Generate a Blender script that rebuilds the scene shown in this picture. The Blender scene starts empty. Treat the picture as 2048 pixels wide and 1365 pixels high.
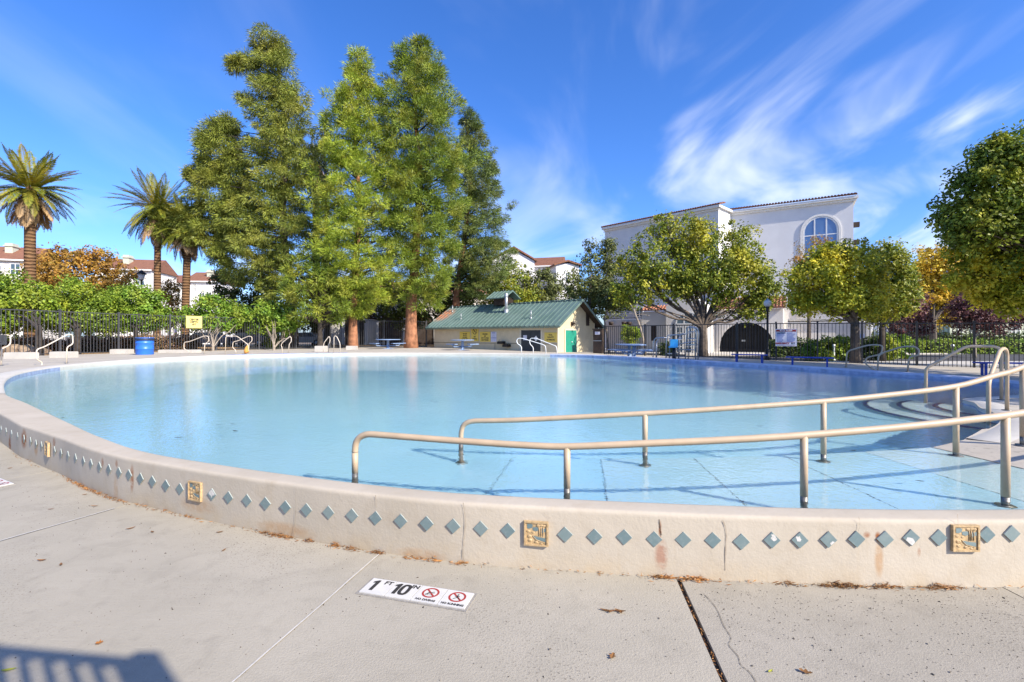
import bpy, bmesh, math, random
import numpy as np
from mathutils import Vector, Matrix
S = bpy.context.scene
COL = S.collection
R = math.radians
random.seed(7)
rng = np.random.default_rng(7)

# ------------------------------------------------------------------ camera, world, sun, exposure
F, CX, HV, CZ = 950.0, 1024.0, 672.0, 1.40      # focal in photo pixels, principal column, horizon row, eye height
cam = bpy.data.cameras.new('camera'); camo = bpy.data.objects.new('camera', cam); COL.objects.link(camo)
camo.location = (0, 0, CZ); camo.rotation_euler = (R(90), 0, 0)
cam.sensor_width = 36; cam.lens = F / 2048 * 36; cam.shift_y = -10.5 / 2048
cam.clip_start = .05; cam.clip_end = 2000
S.camera = camo
SUN_EL, SUN_ROT = 35, 130.5
W = bpy.data.worlds.new('World'); S.world = W; W.use_nodes = True
nt = W.node_tree; N = nt.nodes; L = nt.links
bg = N['Background']; bg.inputs[1].default_value = .10
sky = N.new('ShaderNodeTexSky'); sky.sky_type = 'NISHITA'; sky.sun_disc = False
sky.sun_elevation = R(SUN_EL); sky.sun_rotation = R(SUN_ROT)
sky.altitude = 0; sky.air_density = 1.0; sky.dust_density = .9; sky.ozone_density = 3.0
hs = N.new('ShaderNodeHueSaturation'); hs.inputs['Saturation'].default_value = 1.22; hs.inputs['Value'].default_value = 1.1
L.new(sky.outputs[0], hs.inputs['Color'])
tint = N.new('ShaderNodeMix'); tint.data_type = 'RGBA'; tint.blend_type = 'MULTIPLY'; tint.inputs[0].default_value = 1
tint.inputs[7].default_value = (.88, 1.06, 1.52, 1)
L.new(hs.outputs[0], tint.inputs[6])
tc = N.new('ShaderNodeTexCoord')
sep = N.new('ShaderNodeSeparateXYZ'); L.new(tc.outputs['Generated'], sep.inputs[0])
def wm(op, a, b=None, c=None):
    n = N.new('ShaderNodeMath'); n.operation = op
    for i, x in enumerate((a, b, c)):
        if x is None: continue
        if isinstance(x, (int, float)): n.inputs[i].default_value = x
        else: L.new(x, n.inputs[i])
    return n.outputs[0]
zc = wm('MAXIMUM', wm('ADD', sep.outputs[2], .16), .02)        # cirrus sheet: direction projected on a high layer
cx_ = wm('DIVIDE', sep.outputs[0], zc); cy_ = wm('DIVIDE', sep.outputs[1], zc)
cmb = N.new('ShaderNodeCombineXYZ'); L.new(cx_, cmb.inputs[0]); L.new(cy_, cmb.inputs[1])
mp = N.new('ShaderNodeMapping'); mp.inputs['Rotation'].default_value = (0, 0, R(14)); mp.inputs['Scale'].default_value = (1.25, .5, 1)
mp.inputs['Location'].default_value = (.4, .9, 0)
L.new(cmb.outputs[0], mp.inputs[0])
n1 = N.new('ShaderNodeTexNoise'); n1.inputs['Scale'].default_value = 1.0; n1.inputs['Detail'].default_value = 5; n1.inputs['Roughness'].default_value = .48; n1.inputs['Distortion'].default_value = 1.9
L.new(mp.outputs[0], n1.inputs[0])
mp2 = N.new('ShaderNodeMapping'); mp2.inputs['Location'].default_value = (3.6, 1.9, 0); L.new(cmb.outputs[0], mp2.inputs[0])
n2 = N.new('ShaderNodeTexNoise'); n2.inputs['Scale'].default_value = .42; n2.inputs['Detail'].default_value = 3
L.new(mp2.outputs[0], n2.inputs[0])
mr2 = N.new('ShaderNodeMapRange'); mr2.inputs[1].default_value = .40; mr2.inputs[2].default_value = .62; L.new(n2.outputs[0], mr2.inputs[0])
mr1 = N.new('ShaderNodeMapRange'); mr1.inputs[1].default_value = .42; mr1.inputs[2].default_value = .74; mr1.interpolation_type = 'SMOOTHSTEP'; L.new(n1.outputs[0], mr1.inputs[0])
cl = wm('MULTIPLY', mr1.outputs[0], wm('ADD', wm('MULTIPLY', mr2.outputs[0], .95), .12))
cl = wm('MINIMUM', wm('MULTIPLY', cl, .72), .8)
cmix = N.new('ShaderNodeMix'); cmix.data_type = 'RGBA'; L.new(cl, cmix.inputs[0]); L.new(tint.outputs[2], cmix.inputs[6])
cmix.inputs[7].default_value = (8.6, 8.9, 9.4, 1)
L.new(cmix.outputs[2], bg.inputs[0])
sl = bpy.data.lights.new('sun', 'SUN'); sun = bpy.data.objects.new('sun', sl); COL.objects.link(sun)
sl.energy = 5.0; sl.angle = R(.48); sl.color = (1.0, .91, .77); sl.cycles.is_caustics_light = True
sun.rotation_euler = (R(90 - SUN_EL), 0, R(180 - SUN_ROT)); sun.location = (20, -16, 20)
S.view_settings.view_transform = 'Standard'; S.view_settings.look = 'None'; S.view_settings.exposure = .68
S.view_settings.gamma = 1; S.view_settings.use_curve_mapping = False
S.cycles.use_denoising = True
S.cycles.max_bounces = 10; S.cycles.transparent_max_bounces = 12; S.cycles.sample_clamp_indirect = 6

# ------------------------------------------------------------------ geometry helpers
def PG(u, v, z=0.0):
    Y = F * (CZ - z) / (v - HV); return Vector(((u - CX) / F * Y, Y, z))
def PY(u, v, Y):
    return Vector(((u - CX) / F * Y, Y, CZ + (HV - v) / F * Y))
def px(n, Y): return n / F * Y
C0 = (2.73, 17.4)
def pol(phi, r, z=0.0):
    a = R(phi); return Vector((C0[0] + r * math.sin(a), C0[1] - r * math.cos(a), z))
def cyl_hit(u, v, r):
    a = (u - CX) / F
    A = a * a + 1; B = -2 * (a * C0[0] + C0[1]); Cc = C0[0] ** 2 + C0[1] ** 2 - r * r
    Y = (-B - math.sqrt(B * B - 4 * A * Cc)) / (2 * A)
    return Vector((a * Y, Y, CZ + (HV - v) / F * Y))
def vplane_hit(u, v, a, b):
    d = ((u - CX) / F, 1.0); ex, ey = b[0] - a[0], b[1] - a[1]
    Y = (a[0] * ey - a[1] * ex) / (d[0] * ey - d[1] * ex)
    return Vector((d[0] * Y, Y, CZ + (HV - v) / F * Y))

class MB:
    def __init__(s): s.v = []; s.f = []; s.sm = []
    def add(s, vs, fs, smooth=False):
        o = len(s.v); s.v += [tuple(p) for p in vs]
        for f in fs: s.f.append(tuple(i + o for i in f)); s.sm.append(smooth)
        return s
    def box(s, c, d, rz=0.0, M=None):
        hx, hy, hz = d[0] / 2, d[1] / 2, d[2] / 2
        P = [Vector((x, y, z)) for x in (-hx, hx) for y in (-hy, hy) for z in (-hz, hz)]
        Q = M if M is not None else Matrix.Rotation(rz, 3, 'Z')
        return s.add([Q @ p + Vector(c) for p in P], [(0, 1, 3, 2), (4, 6, 7, 5), (0, 4, 5, 1), (2, 3, 7, 6), (0, 2, 6, 4), (1, 5, 7, 3)])
    def bar(s, a, b, w, h, up=(0, 0, 1)):
        a = Vector(a); b = Vector(b); d = b - a; ln = d.length; x = d.normalized()
        u = Vector(up); y = u.cross(x)
        if y.length < 1e-4: y = Vector((1, 0, 0)).cross(x)
        y.normalize(); z = x.cross(y)
        M = Matrix((x, y, z)).transposed()
        return s.box((a + b) / 2, (ln, w, h), M=M)
    def tube(s, pts, r, n=8, cap=True, rs=None):
        pts = [Vector(p) for p in pts]; m = len(pts); rings = []
        t0 = (pts[1] - pts[0]).normalized(); ref = Vector((0, 0, 1)) if abs(t0.z) < .9 else Vector((1, 0, 0))
        nx = ref.cross(t0).normalized()
        vs = []; fs = []
        for i in range(m):
            t = (pts[min(i + 1, m - 1)] - pts[max(i - 1, 0)]).normalized()
            nx = (nx - t * nx.dot(t)); nx = nx.normalized() if nx.length > 1e-6 else ref.cross(t).normalized()
            ny = t.cross(nx); rr = rs[i] if rs else r
            for k in range(n):
                a = 2 * math.pi * k / n; vs.append(pts[i] + nx * (rr * math.cos(a)) + ny * (rr * math.sin(a)))
        for i in range(m - 1):
            for k in range(n):
                fs.append((i * n + k, i * n + (k + 1) % n, (i + 1) * n + (k + 1) % n, (i + 1) * n + k))
        s.add(vs, fs, True)
        if cap:
            o = len(s.v) - m * n
            s.f.append(tuple(o + k for k in reversed(range(n)))); s.sm.append(False)
            s.f.append(tuple(o + (m - 1) * n + k for k in range(n))); s.sm.append(False)
        return s
    def lathe(s, prof, c=(0, 0, 0), n=16):
        vs = []; fs = []; c = Vector(c)
        for r, z in prof:
            for k in range(n):
                a = 2 * math.pi * k / n; vs.append(c + Vector((r * math.cos(a), r * math.sin(a), z)))
        for i in range(len(prof) - 1):
            for k in range(n): fs.append((i * n + k, i * n + (k + 1) % n, (i + 1) * n + (k + 1) % n, (i + 1) * n + k))
        return s.add(vs, fs, True)
    def prism(s, poly, d, org=(0, 0, 0), ax=(1, 0, 0), ay=(0, 0, 1)):
        ax = Vector(ax); ay = Vector(ay); az = ax.cross(ay); org = Vector(org); n = len(poly)
        vs = [org + ax * x + ay * y for x, y in poly] + [org + ax * x + ay * y + az * d for x, y in poly]
        fs = [tuple(reversed(range(n))), tuple(range(n, 2 * n))] + [(i, (i + 1) % n, n + (i + 1) % n, n + i) for i in range(n)]
        return s.add(vs, fs)
    def quad(s, a, b, c, d): return s.add([a, b, c, d], [(0, 1, 2, 3)])
    def mesh(s, name):
        me = bpy.data.meshes.new(name); me.from_pydata(s.v, [], s.f)
        me.polygons.foreach_set('use_smooth', s.sm); me.update(); return me

def link(name, me, mat=None, parent=None):
    o = bpy.data.objects.new(name, me); COL.objects.link(o)
    if mat is not None and me is not None and len(me.materials) == 0: me.materials.append(mat)
    if parent is not None: o.parent = parent
    return o
def part(name, mb, mat, parent=None): return link(name, mb.mesh(name), mat, parent)
def tag(o, label, cat, group=None):
    o['label'] = label; o['category'] = cat
    if group: o['group'] = group
    return o
def thing(name, label, cat, loc=(0, 0, 0), rz=0.0, group=None):
    o = bpy.data.objects.new(name, None); COL.objects.link(o); o.location = loc; o.rotation_euler = (0, 0, rz)
    o.empty_display_size = .2
    return tag(o, label, cat, group)
def struct(o): o['kind'] = 'structure'; return o
def stuff(o): o['kind'] = 'stuff'; return o
def copy_tree(o, parent=None):
    c = o.copy(); COL.objects.link(c)
    if parent is not None: c.parent = parent
    for ch in list(o.children): copy_tree(ch, c)
    return c
def smooth_pts(pts, closed=False, n=6):
    P = [Vector(p) for p in pts]; m = len(P); out = []
    rngi = range(m) if closed else range(m - 1)
    for i in rngi:
        p0 = P[(i - 1) % m] if closed or i > 0 else P[i]; p1 = P[i]; p2 = P[(i + 1) % m]; p3 = P[(i + 2) % m] if closed or i + 2 < m else P[(i + 1) % m]
        for k in range(n):
            t = k / n
            out.append(.5 * ((2 * p1) + (p2 - p0) * t + (2 * p0 - 5 * p1 + 4 * p2 - p3) * t * t + (3 * p1 - p0 - 3 * p2 + p3) * t ** 3))
    if not closed: out.append(P[-1])
    return out
def round_poly(pts, rad, n=5):
    P = [Vector(p) for p in pts]; out = [P[0]]
    for i in range(1, len(P) - 1):
        a = P[i - 1] - P[i]; b = P[i + 1] - P[i]
        r = min(rad, a.length * .48, b.length * .48)
        s0 = P[i] + a.normalized() * r; s1 = P[i] + b.normalized() * r
        for k in range(n + 1):
            t = k / n; out.append(s0 * (1 - t) ** 2 + P[i] * (2 * t * (1 - t)) + s1 * t * t)
    out.append(P[-1]); return out
def text_mesh(body, size, bold=0.0, align='CENTER', extrude=.001):
    cu = bpy.data.curves.new('lettering', 'FONT'); cu.body = body; cu.size = size; cu.align_x = align; cu.align_y = 'CENTER'
    cu.offset = bold; cu.extrude = extrude; cu.resolution_u = 2
    o = bpy.data.objects.new('tmp', cu); COL.objects.link(o)
    me = bpy.data.meshes.new_from_object(o.evaluated_get(bpy.context.evaluated_depsgraph_get()))
    bpy.data.objects.remove(o); bpy.data.curves.remove(cu); me.name = 'lettering'
    return me
def text_part(body, size, mat, parent, loc, rot, bold=0.0, name='lettering', align='CENTER', sx=1.0):
    me = text_mesh(body, size, bold, align); me.materials.clear()
    o = link(name, me, mat, parent); o.location = loc; o.rotation_euler = rot; o.scale = (sx, 1, 1); return o

# ------------------------------------------------------------------ materials
class NB:
    def __init__(s, name):
        s.m = bpy.data.materials.new(name); s.m.use_nodes = True; s.t = s.m.node_tree
        s.p = s.t.nodes['Principled BSDF']; s.out = s.t.nodes['Material Output']; s._pos = None
    def n(s, t, **k):
        x = s.t.nodes.new(t)
        for a, b in k.items(): setattr(x, a, b)
        return x
    def l(s, a, b): s.t.links.new(a, b)
    def pos(s):
        if s._pos is None: s._pos = s.n('ShaderNodeNewGeometry').outputs['Position']
        return s._pos
    def val(s, i, x):
        if isinstance(x, (int, float)): i.default_value = x
        elif isinstance(x, (tuple, list)): i.default_value = (*x, 1) if len(x) == 3 and i.type == 'RGBA' else x
        else: s.l(x, i)
    def noise(s, scale, detail=4, rough=.55, vec=None, dist=0):
        x = s.n('ShaderNodeTexNoise'); x.inputs['Scale'].default_value = scale; x.inputs['Detail'].default_value = detail
        x.inputs['Roughness'].default_value = rough; x.inputs['Distortion'].default_value = dist
        s.l(vec if vec is not None else s.pos(), x.inputs['Vector']); return x.outputs['Fac']
    def ramp(s, fac, lo, hi, a=0.0, b=1.0):
        x = s.n('ShaderNodeMapRange'); x.inputs[1].default_value = lo; x.inputs[2].default_value = hi; x.inputs[3].default_value = a; x.inputs[4].default_value = b
        s.l(fac, x.inputs[0]); return x.outputs[0]
    def math(s, op, a, b=0.0):
        x = s.n('ShaderNodeMath', operation=op); s.val(x.inputs[0], a); s.val(x.inputs[1], b); return x.outputs[0]
    def mix(s, fac, a, b, blend='MIX'):
        x = s.n('ShaderNodeMix', data_type='RGBA', blend_type=blend); s.val(x.inputs[0], fac); s.val(x.inputs[6], a); s.val(x.inputs[7], b); return x.outputs[2]
    def scalev(s, k):
        x = s.n('ShaderNodeMapping'); x.inputs['Scale'].default_value = k; s.l(s.pos(), x.inputs[0]); return x.outputs[0]
    def base(s, c): s.val(s.p.inputs['Base Color'], c)
    def bump(s, h, strength=.3, dist=.01):
        b = s.n('ShaderNodeBump'); b.inputs['Strength'].default_value = strength; b.inputs['Distance'].default_value = dist
        s.l(h, b.inputs['Height']); s.l(b.outputs[0], s.p.inputs['Normal'])
    def set(s, rough=.6, metal=0.0, spec=.5):
        s.p.inputs['Roughness'].default_value = rough; s.p.inputs['Metallic'].default_value = metal; s.p.inputs['Specular IOR Level'].default_value = spec
        return s
def simple(name, c, rough=.55, metal=0.0, var=.18, scale=6.0, bump=0.0, spec=.4):
    b = NB(name).set(rough, metal, spec)
    k = b.noise(scale, 5)
    d = tuple(x * (1 - var) for x in c); e = tuple(min(1, x * (1 + var)) for x in c)
    b.base(b.mix(b.ramp(k, .3, .7), d, e))
    if bump: b.bump(b.noise(scale * 6, 4), bump, .01)
    return b.m
LEAF_GAIN = 1.0
def leafmat(name, cols, alt=None, tr=.28, cs=.7):
    cols = [tuple(min(.75, x * LEAF_GAIN) for x in c) for c in cols]; alt = None if alt is None else tuple(min(.75, x * LEAF_GAIN) for x in alt)
    b = NB(name).set(.5, 0, .35)
    g = b.n('ShaderNodeNewGeometry')
    rp = b.n('ShaderNodeValToRGB'); e = rp.color_ramp.elements
    while len(e) < len(cols): e.new(.5)
    for i, c in enumerate(cols): e[i].position = i / max(1, len(cols) - 1); e[i].color = (*c, 1)
    b.l(g.outputs['Random Per Island'], rp.inputs[0]); col = rp.outputs[0]
    if alt is not None:
        col = b.mix(b.ramp(b.noise(cs, 3), .48, .66), col, alt)
    col = b.mix(1.0, col, b.mix(b.ramp(b.noise(cs * 1.9, 3), .36, .64), (.62, .64, .62), (1.22, 1.2, 1.1)), 'MULTIPLY')
    b.base(col)
    t = b.n('ShaderNodeBsdfTranslucent'); b.l(col, t.inputs[0])
    m = b.n('ShaderNodeMixShader'); m.inputs[0].default_value = tr; b.l(b.p.outputs[0], m.inputs[1]); b.l(t.outputs[0], m.inputs[2]); b.l(m.outputs[0], b.out.inputs[0])
    return b.m
def concrete(name, c1, c2, speck=(.12, .1, .08), speck_amt=.5, sscale=55, bump=.35, grain=220, t0=.60):
    b = NB(name).set(.85, 0, .25)
    k = b.mix(b.ramp(b.noise(1.1, 6, .6), .32, .68), c1, c2)
    k = b.mix(b.math('MULTIPLY', b.ramp(b.noise(9, 5), .55, .75), .35), k, tuple(x * .72 for x in c1))
    k = b.mix(b.math('MULTIPLY', b.ramp(b.noise(2.3, 6, .65, dist=1.2), .52, .70), .40), k, tuple(x * .74 for x in c1))
    k = b.mix(b.math('MULTIPLY', b.ramp(b.noise(1, 4, .6, vec=b.scalev((3.5, 40, 3))), .56, .75), .22), k, tuple(min(1, x * 1.2) for x in c2))
    patch = b.ramp(b.noise(.75, 3), .48, .66)
    sp = b.ramp(b.noise(sscale, 2, .5), t0, t0 + .05)
    sp = b.math('MULTIPLY', sp, b.math('ADD', b.math('MULTIPLY', patch, speck_amt), .08))
    k = b.mix(sp, k, speck)
    k = b.mix(b.math('MULTIPLY', b.ramp(b.noise(grain, 2), .3, .7), .22), k, tuple(x * .62 for x in c1))
    b.base(k)
    h = b.math('ADD', b.noise(grain, 3), b.math('MULTIPLY', b.noise(sscale, 2), 1.4))
    b.bump(h, bump, .006)
    return b.m
M = {}
M['pave'] = concrete('pavement_concrete', (.35, .318, .255), (.425, .385, .312), speck_amt=.8, sscale=90, bump=.35)
M['pave2'] = concrete('pavement_concrete_worn', (.31, .28, .226), (.385, .35, .288), speck_amt=.9, sscale=95, bump=.35, t0=.585)
M['deck'] = concrete('deck_concrete', (.42, .375, .31), (.52, .47, .39), speck_amt=.4, sscale=18, bump=.2)
M['coping'] = concrete('coping_plaster', (.55, .515, .45), (.62, .585, .515), speck_amt=.15, sscale=30, bump=.15)
M['joint_dark'] = simple('joint_dirt', (.05, .042, .034), .95, var=.5, scale=40, bump=.5)
M['sealant'] = simple('joint_sealant', (.52, .495, .45), .8, var=.12, scale=30, bump=.3)
M['rail'] = simple('rail_paint', (.47, .355, .235), .46, var=.09, scale=9, bump=.04, spec=.5)
M['rail_steel'] = simple('rail_steel', (.20, .19, .17), .45, .6, var=.3, scale=40)
M['grab'] = simple('grab_rail_paint', (.62, .53, .42), .35, var=.08, scale=12)
M['alu'] = simple('aluminium_tube', (.42, .42, .43), .35, .75, var=.1, scale=12)
M['fence'] = simple('fence_paint', (.020, .020, .023), .45, var=.25, scale=10)
M['fence_grey'] = simple('fence_grey_paint', (.055, .055, .06), .45, var=.2, scale=10)
M['tile_blue'] = simple('diamond_tile_glaze', (.19, .28, .29), .45, var=.18, scale=22, spec=.5, bump=.05)
b = NB('diamond_tile_glaze').set(.4, 0, .5)
oi = b.n('ShaderNodeObjectInfo'); k = b.mix(oi.outputs['Random'], (.125, .185, .195), (.185, .24, .235)); k = b.mix(b.math('MULTIPLY', b.ramp(b.noise(38, 5), .5, .72), .5), k, (.24, .28, .27)); b.base(k); b.bump(b.noise(30, 3), .08, .004); M['tile_blue'] = b.m
M['tile_body'] = simple('tile_bisque', (.30, .34, .33), .6, var=.1, scale=30)
M['plaque'] = simple('relief_tile_glaze', (.49, .345, .18), .45, var=.3, scale=45, bump=.4)
M['white_tile'] = simple('marker_tile', (.58, .565, .53), .5, var=.05, scale=20)
M['chip'] = simple('bare_bisque', (.56, .54, .50), .8, var=.15, scale=60)
M['ink'] = simple('black_ink', (.03, .028, .026), .6, var=.1)
M['red_ink'] = simple('red_ink', (.33, .035, .03), .55, var=.1)
M['rimtile'] = simple('rim_tile_blue', (.33, .38, .54), .25, var=.25, scale=6)
M['rimtile2'] = simple('rim_tile_lavender', (.30, .36, .62), .3, var=.2, scale=5)
M['steptile'] = simple('step_tile_blue', (.03, .06, .30), .3, var=.25, scale=8)
M['roofgreen'] = None
M['cream'] = simple('cream_wall_paint', (.60, .51, .335), .75, var=.07, scale=2.5, bump=.08)
M['cream_trim'] = simple('cream_trim', (.62, .56, .42), .7, var=.05)
M['darkdoor'] = simple('dark_door', (.035, .04, .045), .5, var=.2)
M['greendoor'] = simple('green_door', (.02, .25, .17), .45, var=.1)
M['yellow'] = simple('yellow_sign', (.70, .52, .10), .5, var=.06)
M['paleyellow'] = simple('pale_yellow_sign', (.80, .66, .20), .5, var=.05)
M['white'] = simple('white_paint', (.78, .78, .76), .5, var=.04)
M['white_sign'] = simple('white_sign', (.62, .62, .70), .5, var=.04)
M['blue_ink'] = simple('blue_ink', (.10, .15, .42), .6)
M['stucco'] = simple('white_stucco', (.68, .67, .66), .9, var=.05, scale=.8, bump=.12)
M['stucco2'] = simple('warm_stucco', (.68, .645, .60), .9, var=.06, scale=.8, bump=.12)
M['cornice'] = simple('cornice_paint', (.76, .73, .67), .8, var=.04)
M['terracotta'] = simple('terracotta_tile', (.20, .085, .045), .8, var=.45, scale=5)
M['terracotta_lit'] = simple('terracotta_tile_lit', (.42, .19, .11), .8, var=.4, scale=5)  # brighter copy of the terracotta, sunlight put into its colour
M['shingle'] = simple('brown_shingle', (.22, .10, .06), .85, var=.2, scale=3)
M['glass'] = simple('window_glass', (.05, .08, .11), .06, .0, var=.3, scale=.5, spec=.9)
M['glass_sky'] = simple('sky_window_glass', (.10, .19, .36), .05, .2, var=.15, scale=.5, spec=.9)  # blue base colour stands in for the sky reflected in the pane
M['frame'] = simple('window_frame_white', (.76, .75, .72), .5, var=.04)
M['iron'] = simple('black_iron', (.012, .012, .014), .5, var=.2)
M['blue'] = simple('bench_blue_paint', (.02, .06, .36), .4, var=.12)
M['lightblue'] = simple('table_blue_plastic', (.22, .31, .48), .45, var=.1)
M['seatblue'] = simple('seat_light_blue', (.06, .40, .72), .45, var=.08)
M['barrel'] = simple('barrel_blue', (.03, .16, .62), .4, var=.1, scale=4)
M['bark_red'] = simple('redwood_bark', (.30, .135, .07), .95, var=.45, scale=3, bump=.9)
M['bark'] = simple('grey_bark', (.12, .095, .075), .95, var=.4, scale=5, bump=.8)
M['bark_pale'] = simple('pale_bark', (.30, .25, .195), .9, var=.3, scale=6, bump=.5)
M['bark_dark'] = simple('dark_bark', (.05, .04, .032), .95, var=.4, scale=5, bump=.8)
M['palm_trunk'] = None
M['asphalt'] = simple('asphalt', (.055, .055, .058), .9, var=.25, scale=3, bump=.2)
M['sidewalk'] = simple('sidewalk_concrete', (.48, .45, .40), .9, var=.1, scale=1.5, bump=.1)
M['earth'] = simple('ground_soil', (.17, .13, .09), .95, var=.3, scale=1.2, bump=.5)
M['mulch'] = simple('mulch', (.36, .215, .085), .95, var=.4, scale=4, bump=.6)
M['lawn'] = simple('lawn_green', (.11, .17, .035), .9, var=.3, scale=4, bump=.6)
M['car_blue'] = simple('car_paint_navy', (.012, .02, .07), .25, var=.05, spec=.8)
M['car_silver'] = simple('car_paint_silver', (.35, .36, .38), .3, .4, var=.05)
M['rubber'] = simple('tyre_rubber', (.02, .02, .02), .8)
M['lamp_glass'] = simple('lamp_globe_glass', (.55, .55, .55), .2, var=.05)
M['black'] = simple('black_plastic', (.015, .014, .014), .5, var=.2)
M['orange'] = simple('orange_cloth', (.60, .28, .06), .8)
M['brownbox'] = simple('dark_brown_wood', (.045, .03, .022), .7, var=.3, scale=4)
M['steel'] = simple('galvanised_steel', (.38, .40, .41), .4, .6, var=.15, scale=6)
M['wall_green'] = simple('pale_green_siding', (.50, .51, .40), .8, var=.05)
M['litter'] = leafmat('needle_litter', [(.20, .075, .02), (.35, .15, .045), (.45, .23, .08), (.12, .05, .02)], tr=.1)
M['leaf_brown'] = leafmat('dry_leaf', [(.20, .09, .03), (.28, .14, .05)], tr=.1)
M['leaf_orange'] = leafmat('orange_leaf', [(.42, .15, .03), (.48, .20, .05)], tr=.15)
M['leaf_yellow'] = leafmat('yellow_green_leaf', [(.50, .48, .05), (.42, .45, .06)], tr=.2)
M['leaf_dark'] = simple('wet_leaf', (.03, .025, .015), .5)

# roof metal with rust patch and streaks
b = NB('green_roof_metal').set(.42, .15, .5)
k = b.mix(b.ramp(b.noise(1.3, 5), .35, .7), (.115, .18, .155), (.165, .24, .21))
k = b.mix(b.math('MULTIPLY', b.ramp(b.noise(3.5, 4), .62, .72), .45), k, (.28, .27, .22))
vd = b.n('ShaderNodeVectorMath', operation='DISTANCE'); vd.inputs[1].default_value = (-6.1, 42.6, 3.35); b.l(b.pos(), vd.inputs[0])
ru = b.math('MULTIPLY', b.ramp(vd.outputs['Value'], 1.25, .5), b.ramp(b.noise(4, 5), .35, .55))
k = b.mix(ru, k, (.48, .20, .085)); b.base(k); M['roofgreen'] = b.m
# palm trunk with leaf-scar rings
b = NB('palm_trunk_bark').set(.95, 0, .2)
wv = b.n('ShaderNodeTexWave', wave_type='BANDS', bands_direction='Z'); wv.inputs['Scale'].default_value = 1.35; wv.inputs['Distortion'].default_value = 2.2; wv.inputs['Detail'].default_value = 3; wv.inputs['Detail Scale'].default_value = 2
b.l(b.pos(), wv.inputs[0])
k = b.mix(wv.outputs['Fac'], (.09, .045, .022), (.27, .155, .075)); k = b.mix(b.ramp(b.noise(2, 4), .35, .7), k, (.13, .075, .04)); b.base(k); b.bump(wv.outputs['Fac'], 1.0, .06); M['palm_trunk'] = b.m
# near pool wall stucco with rust stains that run from the tiles
def wall_mat(stains):
    b = NB('pool_wall_stucco').set(.88, 0, .2)
    k = b.mix(b.ramp(b.noise(1.6, 6), .3, .7), (.43, .375, .295), (.50, .44, .355))
    k = b.mix(b.math('MULTIPLY', b.ramp(b.noise(6, 6, .65), .52, .75), .30), k, (.34, .265, .175))
    sx = b.n('ShaderNodeSeparateXYZ'); b.l(b.pos(), sx.inputs[0])
    foot = b.math('MULTIPLY', b.ramp(sx.outputs[2], .13, 0.0), b.ramp(b.noise(5, 5), .35, .65))
    k = b.mix(b.math('MULTIPLY', foot, .55), k, (.47, .36, .22))
    drip = b.noise(1, 4, .6, vec=b.scalev((26, 26, 2.2)))
    k = b.mix(b.math('MULTIPLY', b.ramp(drip, .60, .78), .22), k, (.42, .32, .2))
    for (p, w, h, col, amt) in stains:
        sub = b.n('ShaderNodeVectorMath', operation='SUBTRACT'); b.l(b.pos(), sub.inputs[0]); sub.inputs[1].default_value = p
        mul = b.n('ShaderNodeVectorMath', operation='MULTIPLY'); b.l(sub.outputs[0], mul.inputs[0]); mul.inputs[1].default_value = (1 / w, 1 / w, 1 / h)
        ln = b.n('ShaderNodeVectorMath', operation='LENGTH'); b.l(mul.outputs[0], ln.inputs[0])
        f = b.math('MULTIPLY', b.ramp(ln.outputs['Value'], 1.0, .45), b.ramp(b.noise(24, 4), .25, .5))
        k = b.mix(b.math('MULTIPLY', f, amt), k, col)
    b.base(k)
    h = b.math('ADD', b.noise(60, 4, .6), b.math('MULTIPLY', b.noise(11, 4), 1.6))
    b.bump(h, .32, .006)
    return b.m
# pool plaster
b = NB('pool_plaster').set(.7, 0, .3)
k = b.mix(b.ramp(b.noise(.5, 5), .35, .7), (.41, .665, .745), (.48, .72, .80)); k = b.mix(b.math('MULTIPLY', b.ramp(b.noise(34, 4), .45, .7), .22), k, (.36, .60, .68)); b.base(k); M['plaster'] = b.m
b = NB('ramp_plaster').set(.75, 0, .3)
k = b.mix(b.ramp(b.noise(1.2, 5), .35, .7), (.58, .70, .69), (.65, .75, .73)); k = b.mix(b.math('MULTIPLY', b.ramp(b.noise(90, 3), .4, .7), .25), k, (.40, .46, .46)); b.base(k); b.bump(b.noise(90, 3), .2, .004); M['ramp'] = b.m
b = NB('ramp_plaster_wet').set(.75, 0, .3)
k = b.mix(b.ramp(b.noise(1.2, 5), .35, .7), (.47, .675, .72), (.54, .73, .77)); k = b.mix(b.math('MULTIPLY', b.ramp(b.noise(60, 3), .4, .7), .25), k, (.38, .55, .60)); b.base(k); M['ramp_low'] = b.m
# water
b = NB('pool_water')
p = b.p; p.inputs['Base Color'].default_value = (.93, .985, 1, 1); p.inputs['Transmission Weight'].default_value = 1; p.inputs['Roughness'].default_value = 0; p.inputs['IOR'].default_value = 1.333
h = b.math('ADD', b.math('ADD', b.noise(9, 3, .5, dist=.6), b.math('MULTIPLY', b.noise(2.2, 2, .5), .9)), b.math('MULTIPLY', b.noise(24, 2, .5), .8))
b.bump(h, .28, .012); M['water'] = b.m

def flag_recv(o): o.cycles.is_caustics_receiver = True; return o

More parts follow.
